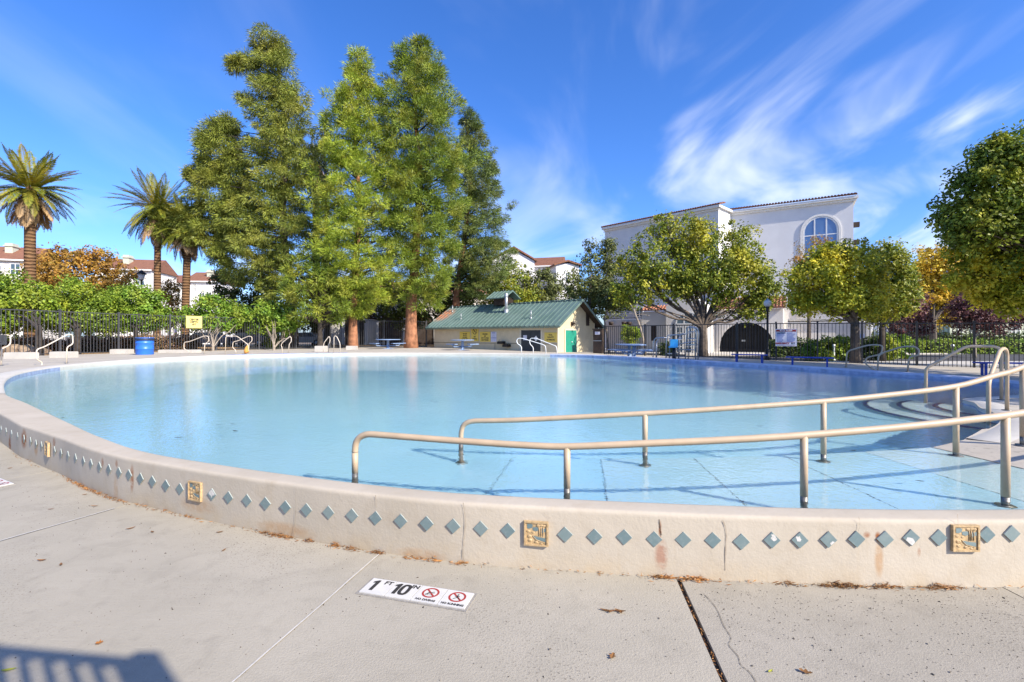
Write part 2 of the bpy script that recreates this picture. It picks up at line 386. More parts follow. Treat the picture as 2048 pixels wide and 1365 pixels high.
# ------------------------------------------------------------------ pool outline (plan, metres)
near_r = [(33, 14.56), (25, 14.56), (15, 14.56), (8, 14.56), (2, 14.56), (-4, 14.57), (-11, 14.59), (-14, 14.58), (-17, 14.54), (-20.2, 14.5), (-24.5, 14.46), (-29.2, 14.32), (-35, 14.2), (-40.5, 14.22), (-45.5, 14.35)]
near_in = [pol(a, r) for a, r in near_r]                    # inner edge of the near wall, right to left
rest = [(-9.0, 8.45), (-10.9, 10.2), (-12.6, 12.0), (-13.8, 13.7), (-14.8, 15.8), (-15.35, 18.5), (-15.3, 21.2), (-14.3, 23.9), (-12, 25.85), (-9.3, 26.85), (-5, 27.15),
        (-.66, 26.3), (2.04, 25.45), (4, 24.25), (5.4, 22.2), (6.8, 19.7), (7.9, 17.7), (8.9, 16.1), (9.6, 14.5), (10.15, 13.25), (10.7, 12.3), (10.95, 11.1), (10.9, 10.05),
        (10.45, 9.2), (9.5, 8.6), (8.6, 8.22), (7.79, 7.98), (7.32, 7.72), (7.15, 7.35), (6.75, 6.85), (6.45, 6.35), (5.92, 5.76), (5.23, 5.23), (4.58, 4.80)]
rest = [Vector((x, y, 0)) for x, y in rest]; near_in += rest[:2]; rest = rest[2:]
full = smooth_pts(near_in + rest[:1], n=10)                 # near arc, fine steps
near_poly = full[:10 * (len(near_in) - 1) + 1]
far_poly = smooth_pts([near_in[-2], near_in[-1]] + rest, n=6)[0:]
def offset(poly, d):                                        # to the outside (poly runs clockwise seen from above: right -> near-left -> far)
    out = []
    for i, p in enumerate(poly):
        t = (poly[min(i + 1, len(poly) - 1)] - poly[max(i - 1, 0)]).normalized()
        nrm = Vector((t.y, -t.x, 0))
        if nrm.dot(Vector((p.x + 2, p.y - 15, 0))) < 0: nrm = -nrm
        out.append((p + nrm * d, nrm))
    return out
near_off = offset(near_poly, 1.0)
near_n = [n for _, n in near_off]
for i in range(len(near_n)): near_n[i] = (near_poly[i] - Vector((C0[0], C0[1], 0))).normalized() if i < 90 else near_off[i][1]
def wall_extra(i):                                            # the wall grows thicker towards the left
    p = near_poly[i]; a = math.degrees(math.atan2(p.x - C0[0], C0[1] - p.y)); tab = ((-52, .27), (-45, .24), (-40, .21), (-35, .19), (-30, .07), (-23, 0), (0, 0))
    for k in range(len(tab) - 1):
        if tab[k][0] <= a <= tab[k + 1][0]: return tab[k][1] + (tab[k + 1][1] - tab[k][1]) * (a - tab[k][0]) / (tab[k + 1][0] - tab[k][0])
    return .27 if a < -52 else 0
def wall_pt(i, d, z): p = near_poly[i] + near_n[i] * (d + (wall_extra(i) if d > .1 else 0)); return Vector((p.x, p.y, z))
WATER_Z = .30
THK = .19

# ground, terrain
g = MB(); gv = []; gf = []; ring0 = [near_poly[i] + near_n[i] * .12 for i in range(0, len(near_poly), 4) if near_poly[i].x < 5.1] + [p + n * .15 for p, n in offset(far_poly, 0)[9:-2:4]]
for p in ring0:
    d = Vector((p.x + 1.5, p.y - 14.5, 0)).normalized(); gv += [(p.x, p.y, -.25), (p.x + d.x * 40, p.y + d.y * 40, -.25), (p.x + d.x * 900, p.y + d.y * 900, -.25)]
for i in range(len(ring0)):
    j = (i + 1) % len(ring0)
    for k in range(2): gf.append((i * 3 + k, i * 3 + k + 1, j * 3 + k + 1, j * 3 + k))
g.add(gv, gf)
struct(part('ground', g, M['earth']))

# low pavement: slabs between joints that fan out from the pool centre
pave = thing('pavement', '', ''); del pave['label'], pave['category']; struct(pave)
joints = [-45, -38, -31, -23.7, -14.0, -6.9, 0.0, 7.5, 15, 22.5, 30]
bed = MB(); bv = []; bf = []
for k in range(60):
    a = -45 + 75 * k / 59
    for rr in (14.64 if a > -20 else 14.42, 23.5): bv.append(pol(a, rr, -.018))
for k in range(59): bf.append((2 * k, 2 * k + 1, 2 * k + 3, 2 * k + 2))
bed.add(bv, bf); part('joint_bed', bed, M['joint_dark'], pave)
gaps = {-6.9: (.010, .016), 0.0: (.004, .005), -14.0: (.004, .005), -23.7: (.005, .005)}
for i in range(len(joints) - 1):
    a0, a1 = joints[i], joints[i + 1]
    for r0, r1 in ((14.62, 18.9), (18.93, 23.5)):
        r0 = r0 if (r0 > 15 or a0 > -20) else {-45: 14.45, -38: 14.33, -31: 14.34, -23.7: 14.56}.get(a0, 14.5); g0 = gaps.get(a0, (.004, .004))[1]; g1 = gaps.get(a1, (.004, .004))[0]
        m = MB(); n = 6; vs = []
        for rr in (r0, r1):
            for k in range(n + 1):
                s0 = a0 + math.degrees(g0 / rr); s1 = a1 - math.degrees(g1 / rr)
                vs.append(pol(s0 + (s1 - s0) * k / n, rr, 0))
        poly = [(v.x, v.y) for v in vs[:n + 1]] + [(v.x, v.y) for v in reversed(vs[n + 1:])]
        m.prism(poly, .10, (0, 0, -.10), (1, 0, 0), (0, 1, 0))
        part('slab', m, M['pave2'] if a0 in (-6.9, 22.5) else M['pave'], pave)
wo = [wall_pt(i, .12, 0) for i in range(len(near_poly)) if near_poly[i].x < -6.6]
m = MB(); m.prism([(p.x, p.y) for p in wo] + [(-27, 13.6), (-32, 6), (-32, -9), (-14, -9), (pol(-45.02, 23.5).x, pol(-45.02, 23.5).y)], .1, (0, 0, -.102), (1, 0, 0), (0, 1, 0)); part('slab', m, M['pave'], pave)
for a, w in ((-23.7, .014), (-14.0, .008)):                 # pale sealant lip along two joints
    m = MB(); prev = None
    for k in range(26):
        rr = 14.8 + 4 * k / 25; jit = random.uniform(-.003, .003)
        cpt = pol(a, rr, .0045); tn = Vector((math.cos(R(a)), math.sin(R(a)), 0))
        q = (cpt + tn * (-w * .4 + jit), cpt + tn * (w * random.uniform(.5, .75) + jit))
        if prev: m.quad(prev[0], prev[1], q[1], q[0])
        prev = q
    part('joint_sealant', m, M['sealant'], pave)
m = MB()
crk = smooth_pts([PG(u, v, .003) for u, v in ((1405, 1185), (1432, 1215), (1447, 1250), (1462, 1275), (1458, 1290), (1476, 1312), (1482, 1330), (1500, 1345), (1516, 1370))], n=4)
for i in range(len(crk) - 1):
    w = .0006 + .0012 * abs(math.sin(i * 1.7)); d = Vector((1, .15, 0)) * w; m.quad(crk[i] - d, crk[i] + d, crk[i + 1] + d, crk[i + 1] - d)
part('crack', m, simple('pavement_crack', (.14, .12, .095), .95), pave)

# upper deck: ring between the pool and the fences, with its own heights
outer = [(28, 8), (27, 17), (22.2, 20.2), (14.3, 25.1), (6.6, 34.2), (5, 37), (-4, 46), (-9.8, 46), (-14.3, 42.6), (-18, 38), (-21.7, 32.4), (-25.6, 23.4), (-29, 16), (-27, 14), (-11.35, 10.0)]
CEN = (-1.5, 15.0)
def ang(p): return math.degrees(math.atan2(p[0] - CEN[0], -(p[1] - CEN[1]))) % 360
def ray_poly(a, pts):
    d = (math.sin(R(a)), -math.cos(R(a))); best = None
    for i in range(len(pts) - 1):
        p, q = pts[i], pts[i + 1]; ex, ey = q[0] - p[0], q[1] - p[1]; den = d[0] * ey - d[1] * ex
        if abs(den) < 1e-9: continue
        wx, wy = p[0] - CEN[0], p[1] - CEN[1]
        t = (wx * ey - wy * ex) / den; s = (wx * d[1] - wy * d[0]) / den
        if t > 0 and -1e-6 <= s <= 1 + 1e-6: best = t if best is None else min(best, t)
    return best
def interp(tab, x):
    for i in range(len(tab) - 1):
        if tab[i][0] <= x <= tab[i + 1][0]:
            k = (x - tab[i][0]) / (tab[i + 1][0] - tab[i][0]); return tab[i][1] + (tab[i + 1][1] - tab[i][1]) * k
    return tab[0][1] if x < tab[0][0] else tab[-1][1]
z_in = [(0, .36), (62, .36), (80, .16), (90, .10), (105, .12), (130, .14), (150, .22), (165, .30), (190, .38), (360, .38)]
z_out = [(0, .36), (62, .2), (80, -.05), (100, -.05), (118, .08), (135, .13), (152, .12), (170, .25), (190, .36), (300, .36), (360, .37)]
RIMW = .42
far_off = offset(far_poly, RIMW)
m = MB(); ring = []
for (q, nn) in far_off:
    a = ang(q)
    if a < 55 and q.y < 9: pass
    t = ray_poly(a, outer)
    if t is None: continue
    d = Vector((math.sin(R(a)), -math.cos(R(a)), 0)); o = Vector((CEN[0], CEN[1], 0)) + d * t
    zi, zo = interp(z_in, a), interp(z_out, a)
    row = []
    for k in range(5):
        f = k / 4; pnt = q.lerp(o, f); row.append((pnt.x, pnt.y, zi + (zo - zi) * f))
    ring.append(row)
vs = [p for row in ring for p in row]; fs = []
for i in range(len(ring) - 1):
    for k in range(4): fs.append((i * 5 + k, i * 5 + k + 1, (i + 1) * 5 + k + 1, (i + 1) * 5 + k))
m.add(vs, fs)
# skirt at the outer edge
vs = []; fs = []
for row in ring: vs += [row[4], (row[4][0], row[4][1], -.3)]
for i in range(len(ring) - 1): fs.append((2 * i, 2 * i + 1, 2 * i + 3, 2 * i + 2))
m.add(vs, fs)
deck = struct(part('pool_deck', m, M['deck']))
# landing at the top of the ramp and deck to the right of the picture
land = MB(); top = [Vector((p.x, p.y, .366)) for p in (offset(far_poly, .0)[i][0] for i in range(len(far_poly))) if p.y < 10.2 and p.x > 4.4]
nin = [Vector((p.x, p.y, .366)) for p in near_poly if p.x > 4.7]
poly = [(p.x, p.y) for p in nin] + [(9.9, 5.2), (16, 5.4), (28, 8), (16, 10.3)] + [(p.x, p.y) for p in top]
bmx = bmesh.new(); vsx = [bmx.verts.new((x, y, .366)) for x, y in poly]; fx = bmx.faces.new(vsx); bmesh.ops.triangulate(bmx, faces=[fx])
me = bpy.data.meshes.new('ramp_landing'); bmx.to_mesh(me); bmx.free()
struct(flag_recv(link('ramp_landing', me, M['deck'])))
# terrain outside: mulch bed beyond the left fence, road and pavements beyond the right fence
m = MB(); m.prism([(-9.5, 46.2), (-14.4, 42.7), (-18.1, 38.1), (-21.8, 32.5), (-25.8, 23.4), (-29.2, 14), (-70, 14), (-70, 60), (8, 60), (8, 46)], -.6, (0, 0, .34), (1, 0, 0), (0, 1, 0)); struct(part('mulch_bed', m, M['mulch']))
def strip(name, mat, z, pts):
    m = MB(); m.prism(pts, .25, (0, 0, z - .25), (1, 0, 0), (0, 1, 0)); return struct(part(name, m, mat))
strip('road', M['asphalt'], -.2, [(6.8, 34.5), (14.4, 26.5), (26, 26), (60, 26.5), (60, 43), (36, 40.8), (26, 38.5), (14, 38), (8, 46)])
strip('pavement_near_fence', M['sidewalk'], -.12, [(14.4, 25.2), (22.3, 20.4), (40, 19), (60, 19), (60, 28.8), (26, 28.5), (15, 28.2), (8.2, 34.6), (6.7, 34.2)]) 
strip('pavement_far', M['sidewalk'], -.10, [(8, 46.3), (14, 38.2), (26, 38.7), (36, 41), (60, 43.3), (90, 46), (90, 52), (60, 50.5), (34, 48), (8, 60)])
strip('lawn', M['lawn'], .02, [(31, 45), (42, 48.6), (60, 50.6), (90, 52), (120, 80), (33, 80)])

# ------------------------------------------------------------------ pool wall, rim, floor, water
def hit_wall(u, v, d=THK):
    a = (u - CX) / F; best = None
    for i in range(len(near_poly) - 1):
        p = wall_pt(i, d, 0); q = wall_pt(i + 1, d, 0); ex, ey = q.x - p.x, q.y - p.y
        den = a * ey - ex
        if abs(den) < 1e-9: continue
        t = (p.x * ey - p.y * ex) / den; s = (p.x - p.y * a) / den if True else 0
        # solve (a t, t) = p + s (e)
        s = (t - p.y) / ey if abs(ey) > abs(ex) else (a * t - p.x) / ex
        if t > 0 and -1e-6 <= s <= 1 + 1e-6 and (best is None or t < best[0]):
            n = near_n[i].lerp(near_n[i + 1], s).normalized(); best = (t, n)
    if best is None: return None
    t, n = best
    return Vector((a * t, t, CZ + (HV - v) / F * t)), n
RUST = (.26, .085, .022); PALE = (.40, .22, .09); PINK = (.34, .17, .11)
stn = []
for u, v, w, h, c, a in ((1320, 1062, .012, .07, RUST, .9), (1322, 1110, .045, .11, PINK, .75), (1756, 1075, .02, .035, RUST, .95), (1758, 1120, .03, .12, PALE, .6), (1734, 1070, .022, .022, RUST, .7), (1838, 1105, .012, .03, RUST, .6),
                         (20, 893, .10, .17, RUST, .95), (48, 878, .11, .13, RUST, .95), (72, 900, .08, .08, PALE, .6), (264, 957, .035, .13, RUST, .75), (205, 925, .03, .05, RUST, .6), (233, 928, .03, .04, RUST, .5), (108, 885, .05, .06, RUST, .6),
                         (232, 985, .05, .2, PALE, .35), (570, 1060, .3, .06, PALE, .45), (395, 1010, .25, .07, PALE, .4), (840, 1110, .2, .05, PALE, .4)):
    r_ = hit_wall(u, v)
    if r_: stn.append((tuple(r_[0]), w, h, c, a))
M['wall'] = wall_mat(stn)
wall = thing('pool_wall', 'low cream stucco pool wall set with blue diamond tiles, curving along the foreground', 'pool wall')
prof = [(THK, -.06), (THK + .002, .10), (THK, .340), (THK - .001, .352), (THK - .005, .362), (THK - .014, .3695), (THK - .030, .3715), (.045, .372), (.018, .368), (.004, .355), (0, .33), (0, -.34)]
vs = []; fs = []; np_ = len(prof)
for i in range(len(near_poly)):
    wob = .002 * math.sin(i * .37) + .0015 * math.sin(i * .83 + 1)
    for d, z in prof: vs.append(wall_pt(i, d + (wob if d > .1 else 0), z))
for i in range(len(near_poly) - 1):
    for k in range(np_ - 1): fs.append((i * np_ + k, (i + 1) * np_ + k, (i + 1) * np_ + k + 1, i * np_ + k + 1))
m = MB(); m.add(vs, fs, True); flag_recv(part('wall_body', m, M['wall'], wall))
we = len(near_poly) - 1; wn = near_n[we]; wt_ = (near_poly[we] - near_poly[we - 4]).normalized()
m = MB(); cw = wall_pt(we, THK, 0) + wt_ * .15; m.box((cw.x, cw.y, .14), (.5, .9, .44), math.atan2(wt_.y, wt_.x)); part('wall_end', m, M['wall'], wall)
def on_wall(u, v):
    r_ = hit_wall(u, v)
    if r_ is None: return None
    p, n = r_; tx = Vector((-n.y, n.x, 0))       # along the wall, to the viewer's right
    if tx.x < 0: tx = -tx
    return p, n, tx
def diamond(s):
    m = MB(); b_ = s; d = .0065; e = s * .965
    vs = [(0, 0, -b_), (b_, 0, 0), (0, 0, b_), (-b_, 0, 0), (0, -d, -e), (e, -d, 0), (0, -d, e), (-e, -d, 0)]
    m.add(vs, [(4, 5, 6, 7), (0, 1, 5, 4), (1, 2, 6, 5), (2, 3, 7, 6), (3, 0, 4, 7)]); return m
dm_me = diamond(.0475).mesh('diamond_tile'); dm_me.materials.append(M['tile_blue'])
dm_me.materials.append(M['tile_body'])
for po in dm_me.polygons: po.material_index = 0 if po.index == 0 else 1
tiles = [(2072, 1064), (2022, 1067), (1972, 1069), (1876, 1075), (1821, 1075), (1769, 1078), (1712, 1078), (1656, 1079), (1599, 1080), (1543, 1080), (1482, 1083), (1425, 1080), (1366, 1079), (1308, 1078), (1248, 1074), (1189, 1073), (1130, 1069),
         (1016, 1061), (962, 1057), (907, 1052), (854, 1047), (802, 1042), (752, 1036), (705, 1031), (658, 1025), (614, 1020), (572, 1014), (532, 1007), (495, 1001), (458, 995), (425, 989), (361, 978), (333, 971), (306, 963), (282, 957), (259, 950), (239, 945), (219, 939), (200, 934), (183, 928), (168, 923), (152, 917), (137, 912), (123, 907), (110, 902), (84, 892), (73, 888), (62, 883), (49, 878), (36, 873), (24, 868), (13, 863), (3, 859)]
chip = {(1543, 1080): (.012, .016, 1.1), (1599, 1080): (-.010, .010, .9), (1821, 1075): (-.006, -.020, 1.5), (425, 989): (.004, .012, 1.9), (1656, 1079): (.022, -.02, .7)}
rs = np.random.default_rng(3)
for (u, v) in tiles:
    h_ = on_wall(u, v)
    if h_ is None: continue
    p, n, tx = h_
    o = link('diamond_tile', dm_me, None, wall); o.location = p + n * .0015
    o.rotation_euler = (0, rs.uniform(-.05, .05), math.atan2(tx.y, tx.x)); 
    if (u, v) in chip:
        o['label'] = 'diamond tile with its glaze chipped white'
        cxp, czp, sc = chip[(u, v)]; m = MB(); k = 11
        pts = [(cxp + sc * .015 * (1 + rs.uniform(-.55, .7)) * math.cos(2 * math.pi * i / k), czp + sc * .015 * (1 + rs.uniform(-.55, .7)) * math.sin(2 * math.pi * i / k)) for i in range(k)]
        pts = [(x, z) if abs(x) + abs(z) < .043 else (x * .043 / (abs(x) + abs(z)), z * .043 / (abs(x) + abs(z))) for x, z in pts]
        m.add([(x, -.0071, z) for x, z in pts], [tuple(range(len(pts)))]); part('glaze_chip', m, M['chip'], o)
for (u, v, pale) in ((1073, 1066, 0), (1927, 1075, 1), (393, 982, 0), (97, 898, 0)):
    p, n, tx = on_wall(u, v)
    h = .073
    m = MB(); m.box((0, -.006, 0), (2 * h, .012, 2 * h))
    for dx, dz, wx, wz in ((0, h - .005, 2 * h, .010), (0, -h + .005, 2 * h, .010), (h - .005, 0, .010, 2 * h - .021), (-h + .005, 0, .010, 2 * h - .021)): m.box((dx, -.015, dz), (wx, .007, wz))
    r_ = part('relief_tile', m, M['plaque'], wall); r_.location = p + n * .0015; r_.rotation_euler = (0, 0, math.atan2(tx.y, tx.x))
    m = MB()
    m.prism([(-.055, .055), (-.055, .030), (-.040, .028), (-.025, .034), (-.02, .05), (-.03, .057)], .0012, (0, -.0125, 0), (1, 0, 0), (0, 0, 1))
    m.prism([(-.022, .036), (-.02, .02), (.0, .014), (.012, .02), (.012, .036), (0, .04)], .0012, (0, -.0125, 0), (1, 0, 0), (0, 0, 1))
    m.prism([(.034, .034), (.034, .008), (.040, .006), (.058, .018), (.058, .034)], .0012, (0, -.0125, 0), (1, 0, 0), (0, 0, 1))
    m.prism([(-.022, -.012), (0, -.034), (.055, -.046), (.055, -.024), (.01, -.018)], .0012, (0, -.0125, 0), (1, 0, 0), (0, 0, 1))
    part('blue_glaze', m, M['tile_blue'], r_)
    m = MB()
    for x in (.018, .029, .042): m.tube([(x, -.014, -.012), (x + .001, -.0145, .02), (x - .002, -.014, .042)], .0022, 6)
    for x, z, s in ((.012, .05, .014), (.03, .054, .015), (.047, .05, .013), (-.04, -.018, .016), (-.038, -.042, .014), (-.048, .012, .012), (-.018, .006, .010), (.0, -.05, .012), (.03, -.056, .010)):
        m.lathe([(0, .0)] + [(s * math.cos(t), s * .35 * math.sin(t)) for t in (1.4, 1.0, .5, 0)][::1], (0, 0, 0), 7)
        o_ = len(m.v) - 35
        for q in range(o_, len(m.v)):
            a_, b__, c_ = m.v[q]; m.v[q] = (x + a_, -.012 - c_, z + b__ * .7)
    m.tube([(-.024, -.0135, -.010), (0, -.014, -.036), (.05, -.0135, -.05)], .002, 5)
    part('raised_scene', m, M['plaque'], r_)
def crack(pts, dark=False, w=.0018):
    P = []
    for u, v, where in pts:
        if where == 'f':
            h_ = on_wall(u, v)
            if h_: P.append((h_[0] + h_[1] * .0065, h_[2], h_[1]))
        else:
            q = PG(u, v, .3745); h_ = on_wall(u, 1040); P.append((q, h_[2], Vector((0, 0, 1))))
    m = MB()
    Q = smooth_pts([a[0] for a in P], n=5)
    for i in range(len(Q) - 1):
        t = P[min(i // 5, len(P) - 1)][1] * (w * random.uniform(.5, 1.5)); m.quad(Q[i] - t, Q[i] + t, Q[i + 1] + t, Q[i + 1] - t)
    part('crack', m, M['joint_dark'] if dark else M['crackpale'], wall)
M['crackpale'] = simple('crack_tan', (.36, .30, .23), .9, var=.3, scale=30)  # tan tone of the cracks themselves
crack([(927, 1005, 'f'), (931, 1040, 'f'), (928, 1085, 'f'), (926, 1110, 'f'), (931, 1127, 'f')])
crack([(1318, 1038, 'f'), (1320, 1055, 'f'), (1322, 1070, 'f')], True, .003)
crack([(1445, 1040, 'f'), (1452, 1065, 'f'), (1450, 1110, 'f'), (1450, 1140, 'f')], w=.0025)
crack([(1716, 1033, 'f'), (1718, 1050, 'f'), (1715, 1062, 'f')], w=.0012)
crack([(1913, 1028, 'f'), (1914, 1050, 'f')], w=.0012)
crack([(1088, 1024, 'f'), (1092, 1030, 'f'), (1102, 1036, 'f')], w=.0012)
crack([(752, 990, 'f'), (753, 1015, 'f')], w=.0012)
crack([(593, 975, 'f'), (592, 1030, 'f'), (588, 1070, 'f')], w=.0012)

# far rim
rim = thing('pool_edge', 'raised white pool edge with blue tile bands running round the far side', 'pool rim')
def rim_z(a): return interp([(0, .37), (45, .37), (62, .38), (90, .42), (250, .43), (290, .40), (315, .375), (360, .37)], a)
def rim_strip(i0, i1, prof, mat, name):
    vs = []; fs = []; k_ = len(prof)
    for i in range(i0, i1 + 1):
        p = far_poly[i]; nn = far_off[i][1]; zz = rim_z(ang(p))
        for d, z in prof:
            q = p + nn * d; vs.append((q.x, q.y, zz + z if z > -.2 else z))
    for i in range(i1 - i0):
        for k in range(k_ - 1): fs.append((i * k_ + k, i * k_ + k + 1, (i + 1) * k_ + k + 1, (i + 1) * k_ + k))
    m = MB(); m.add(vs, fs, True); return flag_recv(part(name, m, mat, rim))
nf = len(far_poly)
def f_idx(u):                                                # index on the far outline that shows at photo column u (far half)
    best = min(range(nf), key=lambda i: abs(CX + F * far_poly[i].x / far_poly[i].y - u) + (1e4 if far_poly[i].y < 13 else 0)); return best
i_b0, i_b1 = sorted((f_idx(452), f_idx(692))); i_r0 = f_idx(1095)
i_end = max(i for i in range(nf) if far_poly[i].y > 9.0 and far_poly[i].x > 8)
top_prof = [(RIMW + .02, -.35 + .0), (RIMW, .0), (RIMW - .02, .012), (.05, .012), (.012, .0), (0, -.03)]
top_prof = [(RIMW, -.6), (RIMW, -.01), (RIMW - .015, .0), (.04, .0), (.01, -.008), (0, -.035)]
rim_strip(0, i_b0, top_prof, M['coping'], 'coping'); rim_strip(i_b0, i_b1, top_prof, M['rimtile2'], 'tiled_coping')
rim_strip(i_b1, i_r0, top_prof, M['coping'], 'coping'); 
M['shaded_white'] = simple('shaded_white_rim', (.48, .51, .62), .6, var=.1, scale=3)  # white coping in shade: the bluish shade is put into its colour
rim_strip(i_r0, i_end, top_prof, M['shaded_white'], 'coping')
rim_strip(0, f_idx(120), [(0, -.035), (0, -.9)], M['rimtile'], 'inner_face')
rim_strip(f_idx(120), i_r0, [(0, -.035), (0, -.9)], M['coping'], 'inner_face')
rim_strip(i_r0, i_end, [(0, -.035), (0, -.9)], M['rimtile'], 'inner_face')
rim_strip(i_end, nf - 1, [(.3, -.004), (.02, -.003), (0, -.02), (0, -.06)], M['coping'], 'coping')
rim_strip(i_end, nf - 1, [(0, -.06), (0, -1.4)], M['rimtile'], 'inner_face')
for u, nm in ((478, 1), (580, 0), (596, 0), (680, 0)):      # depth marks on the blue tiles
    p = far_poly[f_idx(u)]; nn = far_off[f_idx(u)][1]; m = MB(); m.box((p.x + nn.x * -.003, p.y + nn.y * -.003, .37), (.45 if not nm else .3, .004, .09), math.atan2(nn.x, -nn.y) if False else math.atan2(-nn.x, nn.y)); part('depth_mark', m, M['white_tile'], rim)

# floor of the pool
bound = [near_poly[i] + near_n[i] * .02 for i in range(0, len(near_poly), 3) if near_poly[i].x < 5.1] + [far_poly[i] + far_off[i][1] * .02 for i in range(8, nf - 2, 3)]
pc = Vector((-1.5, 14.5, 0)); rings = 14; nb = len(bound); vs = [(pc.x, pc.y, -.765)]; fs = []
for k in range(1, rings + 1):
    t = k / rings; q_ = max(0, (.9 - t) / .9); z = -.265 - .5 * q_ * q_ * (3 - 2 * q_)
    for p in bound:
        q = pc.lerp(p, t); vs.append((q.x, q.y, z))
for i in range(nb):
    fs.append((0, 1 + i, 1 + (i + 1) % nb))
    for k in range(rings - 1):
        a = 1 + k * nb; fs.append((a + i, a + nb + i, a + nb + (i + 1) % nb, a + (i + 1) % nb))
fs = [tuple(reversed(f)) for f in fs]
m = MB(); m.add(vs, fs, True); struct(flag_recv(part('pool_floor', m, M['plaster'])))
# ramp between the near wall and the second handrail
rp = thing('wading_ramp', 'pale plaster ramp sloping down into the water beside the near wall', 'ramp')
def ramp_ri(a): return interp([(-20, 12.86), (0, 12.84), (6, 12.78), (8.3, 12.72), (11.6, 12.36)], a)
def ramp_z(a): return min(.365, .30 + .02745 * (a - 6.4))
jts = [-17.0, -12.2, -8.3, -4.4, -.6, 3.0, 6.3, 9.4, 12.2]
for q in range(len(jts) - 1):
    vs = []; fs = []; n = 8
    for k in range(n + 1):
        a = jts[q] + .014 + (jts[q + 1] - jts[q] - .028) * k / n; z = max(-.262, ramp_z(a)); ri = ramp_ri(a)
        for r_, z_ in ((ri, -1.2), (ri, z - .02), (ri + .02, z), (14.57, z)): vs.append(pol(a, r_, z_))
    for k in range(n):
        for j in range(3): fs.append((k * 4 + j, k * 4 + j + 1, k * 4 + 5 + j, k * 4 + 4 + j))
    m = MB(); m.add(vs, fs); flag_recv(part('ramp_panel', m, M['plaster'] if jts[q] < -10 else M['ramp_low'] if jts[q] < 2 else M['ramp'] if jts[q] < 6 else M['deck'], rp))
m = MB(); vs = []; fs = []
for k in range(41):
    a = -17 + 29.2 * k / 40; z = max(-.268, ramp_z(a) - .014)
    for r_ in (ramp_ri(a) + .01, 14.57): vs.append(pol(a, r_, z))
for k in range(40): fs.append((2 * k, 2 * k + 1, 2 * k + 3, 2 * k + 2))
m.add(vs, fs); flag_recv(part('joint_bed', m, simple('ramp_joint', (.16, .17, .16), .9), rp))
# curved steps into the water
st = thing('pool_steps', 'curved underwater steps with dark blue tile edges beside the ramp rail', 'steps')
for rr, z in ((1.95, -.10), (1.50, .04), (1.05, .17)):
    cc = Vector((7.55, 6.95, 0)); n = 24; a0, a1 = R(112), R(262); m = MB(); b2 = MB(); vs = []; fs = []; v2 = []; f2 = []
    for k in range(n + 1):
        a = a0 + (a1 - a0) * k / n; d = Vector((math.cos(a), math.sin(a), 0))
        for r_, z_ in ((rr, -1.3), (rr, z - .015), (rr - .015, z), (rr - .55, z)):
            q = cc + d * r_; vs.append((q.x, q.y, z_))
        for r_, z_ in ((rr + .004, z - .08), (rr + .004, z - .012), (rr - .012, z + .004), (rr - .07, z + .004)):
            q = cc + d * r_; v2.append((q.x, q.y, z_))
    for k in range(n):
        for j in range(3):
            fs.append((k * 4 + j, k * 4 + j + 1, k * 4 + 5 + j, k * 4 + 4 + j)); f2.append((k * 4 + j, k * 4 + j + 1, k * 4 + 5 + j, k * 4 + 4 + j))
    m.add(vs, fs); b2.add(v2, f2); s_ = flag_recv(part('step', m, M['ramp'], st)); part('step_edge_tile', b2, M['steptile'], s_)
# water sheet
wb = [near_poly[i] + near_n[i] * .03 for i in range(0, len(near_poly), 4)] + [far_poly[i] + far_off[i][1] * .015 for i in range(8, nf, 4) if far_poly[i].y > 8.6 or far_poly[i].x < 8]
wb = [p for p in wb if not (p.x > 5.2 and p.y < 4.4) and not (p.x > 6.6 and p.y < 6.2)]
nb = len(wb); vs = [(pc.x, pc.y, WATER_Z)]; fs = []; rings = 24
for k in range(1, rings + 1):
    for p in wb: q = pc.lerp(p, k / rings); vs.append((q.x, q.y, WATER_Z))
for i in range(nb):
    fs.append((0, 1 + i, 1 + (i + 1) % nb))
    for k in range(rings - 1):
        a = 1 + k * nb; fs.append((a + i, a + nb + i, a + nb + (i + 1) % nb, a + (i + 1) % nb))
fs = [tuple(reversed(f)) for f in fs]
m = MB(); m.add(vs, fs, True); wat = struct(part('water', m, M['water'])); wat.cycles.is_caustics_caster = True

# ------------------------------------------------------------------ handrails
RAD = .0248
def rail_on_cyl(px_pts, r, ext):
    return [cyl_hit(u, v, r) for u, v in px_pts] + ext
def handrail(label, pxp, r, posts, ext, group):
    pts = rail_on_cyl(pxp, r, ext); base = Vector((pts[0].x, pts[0].y, 0))
    t = thing('handrail', label, 'handrail', base, 0, group)
    part('rail_tube', MB().tube([p - base for p in smooth_pts(pts, n=4)], RAD, 10), M['rail'], t)
    for u, vt in posts:
        q = cyl_hit(u, vt, r); a = math.degrees(math.atan2(q.x - C0[0], C0[1] - q.y)); zf = max(-.26, min(.365, ramp_z(a)))
        if q.z - zf < .05: continue
        first = u == posts[0][0]
        zt = q.z - (0 if not first else .0)
        m = MB(); m.tube([(q.x - base.x, q.y - base.y, max(zf, WATER_Z + .03 if zf < WATER_Z else zf + .09)), (q.x - base.x, q.y - base.y, zt)], RAD * .98, 10)
        po = flag_recv(part('post', m, M['rail'], t))
        m = MB(); m.tube([(q.x - base.x, q.y - base.y, zf - .01), (q.x - base.x, q.y - base.y, max(zf + .09, WATER_Z + .03 if zf < WATER_Z else 0))], RAD * .94, 10)
        m.lathe([(0, .012), (.055, .012), (.055, 0)], (q.x - base.x, q.y - base.y, zf + .001), 14)
        flag_recv(part('post_foot', m, M['rail_steel'], po))
    return t
GR = 'tan handrails along the wading ramp'
def far_ext(r, a0, zs): return [pol(a0 + k * 3, r, z) for k, z in enumerate(zs)]
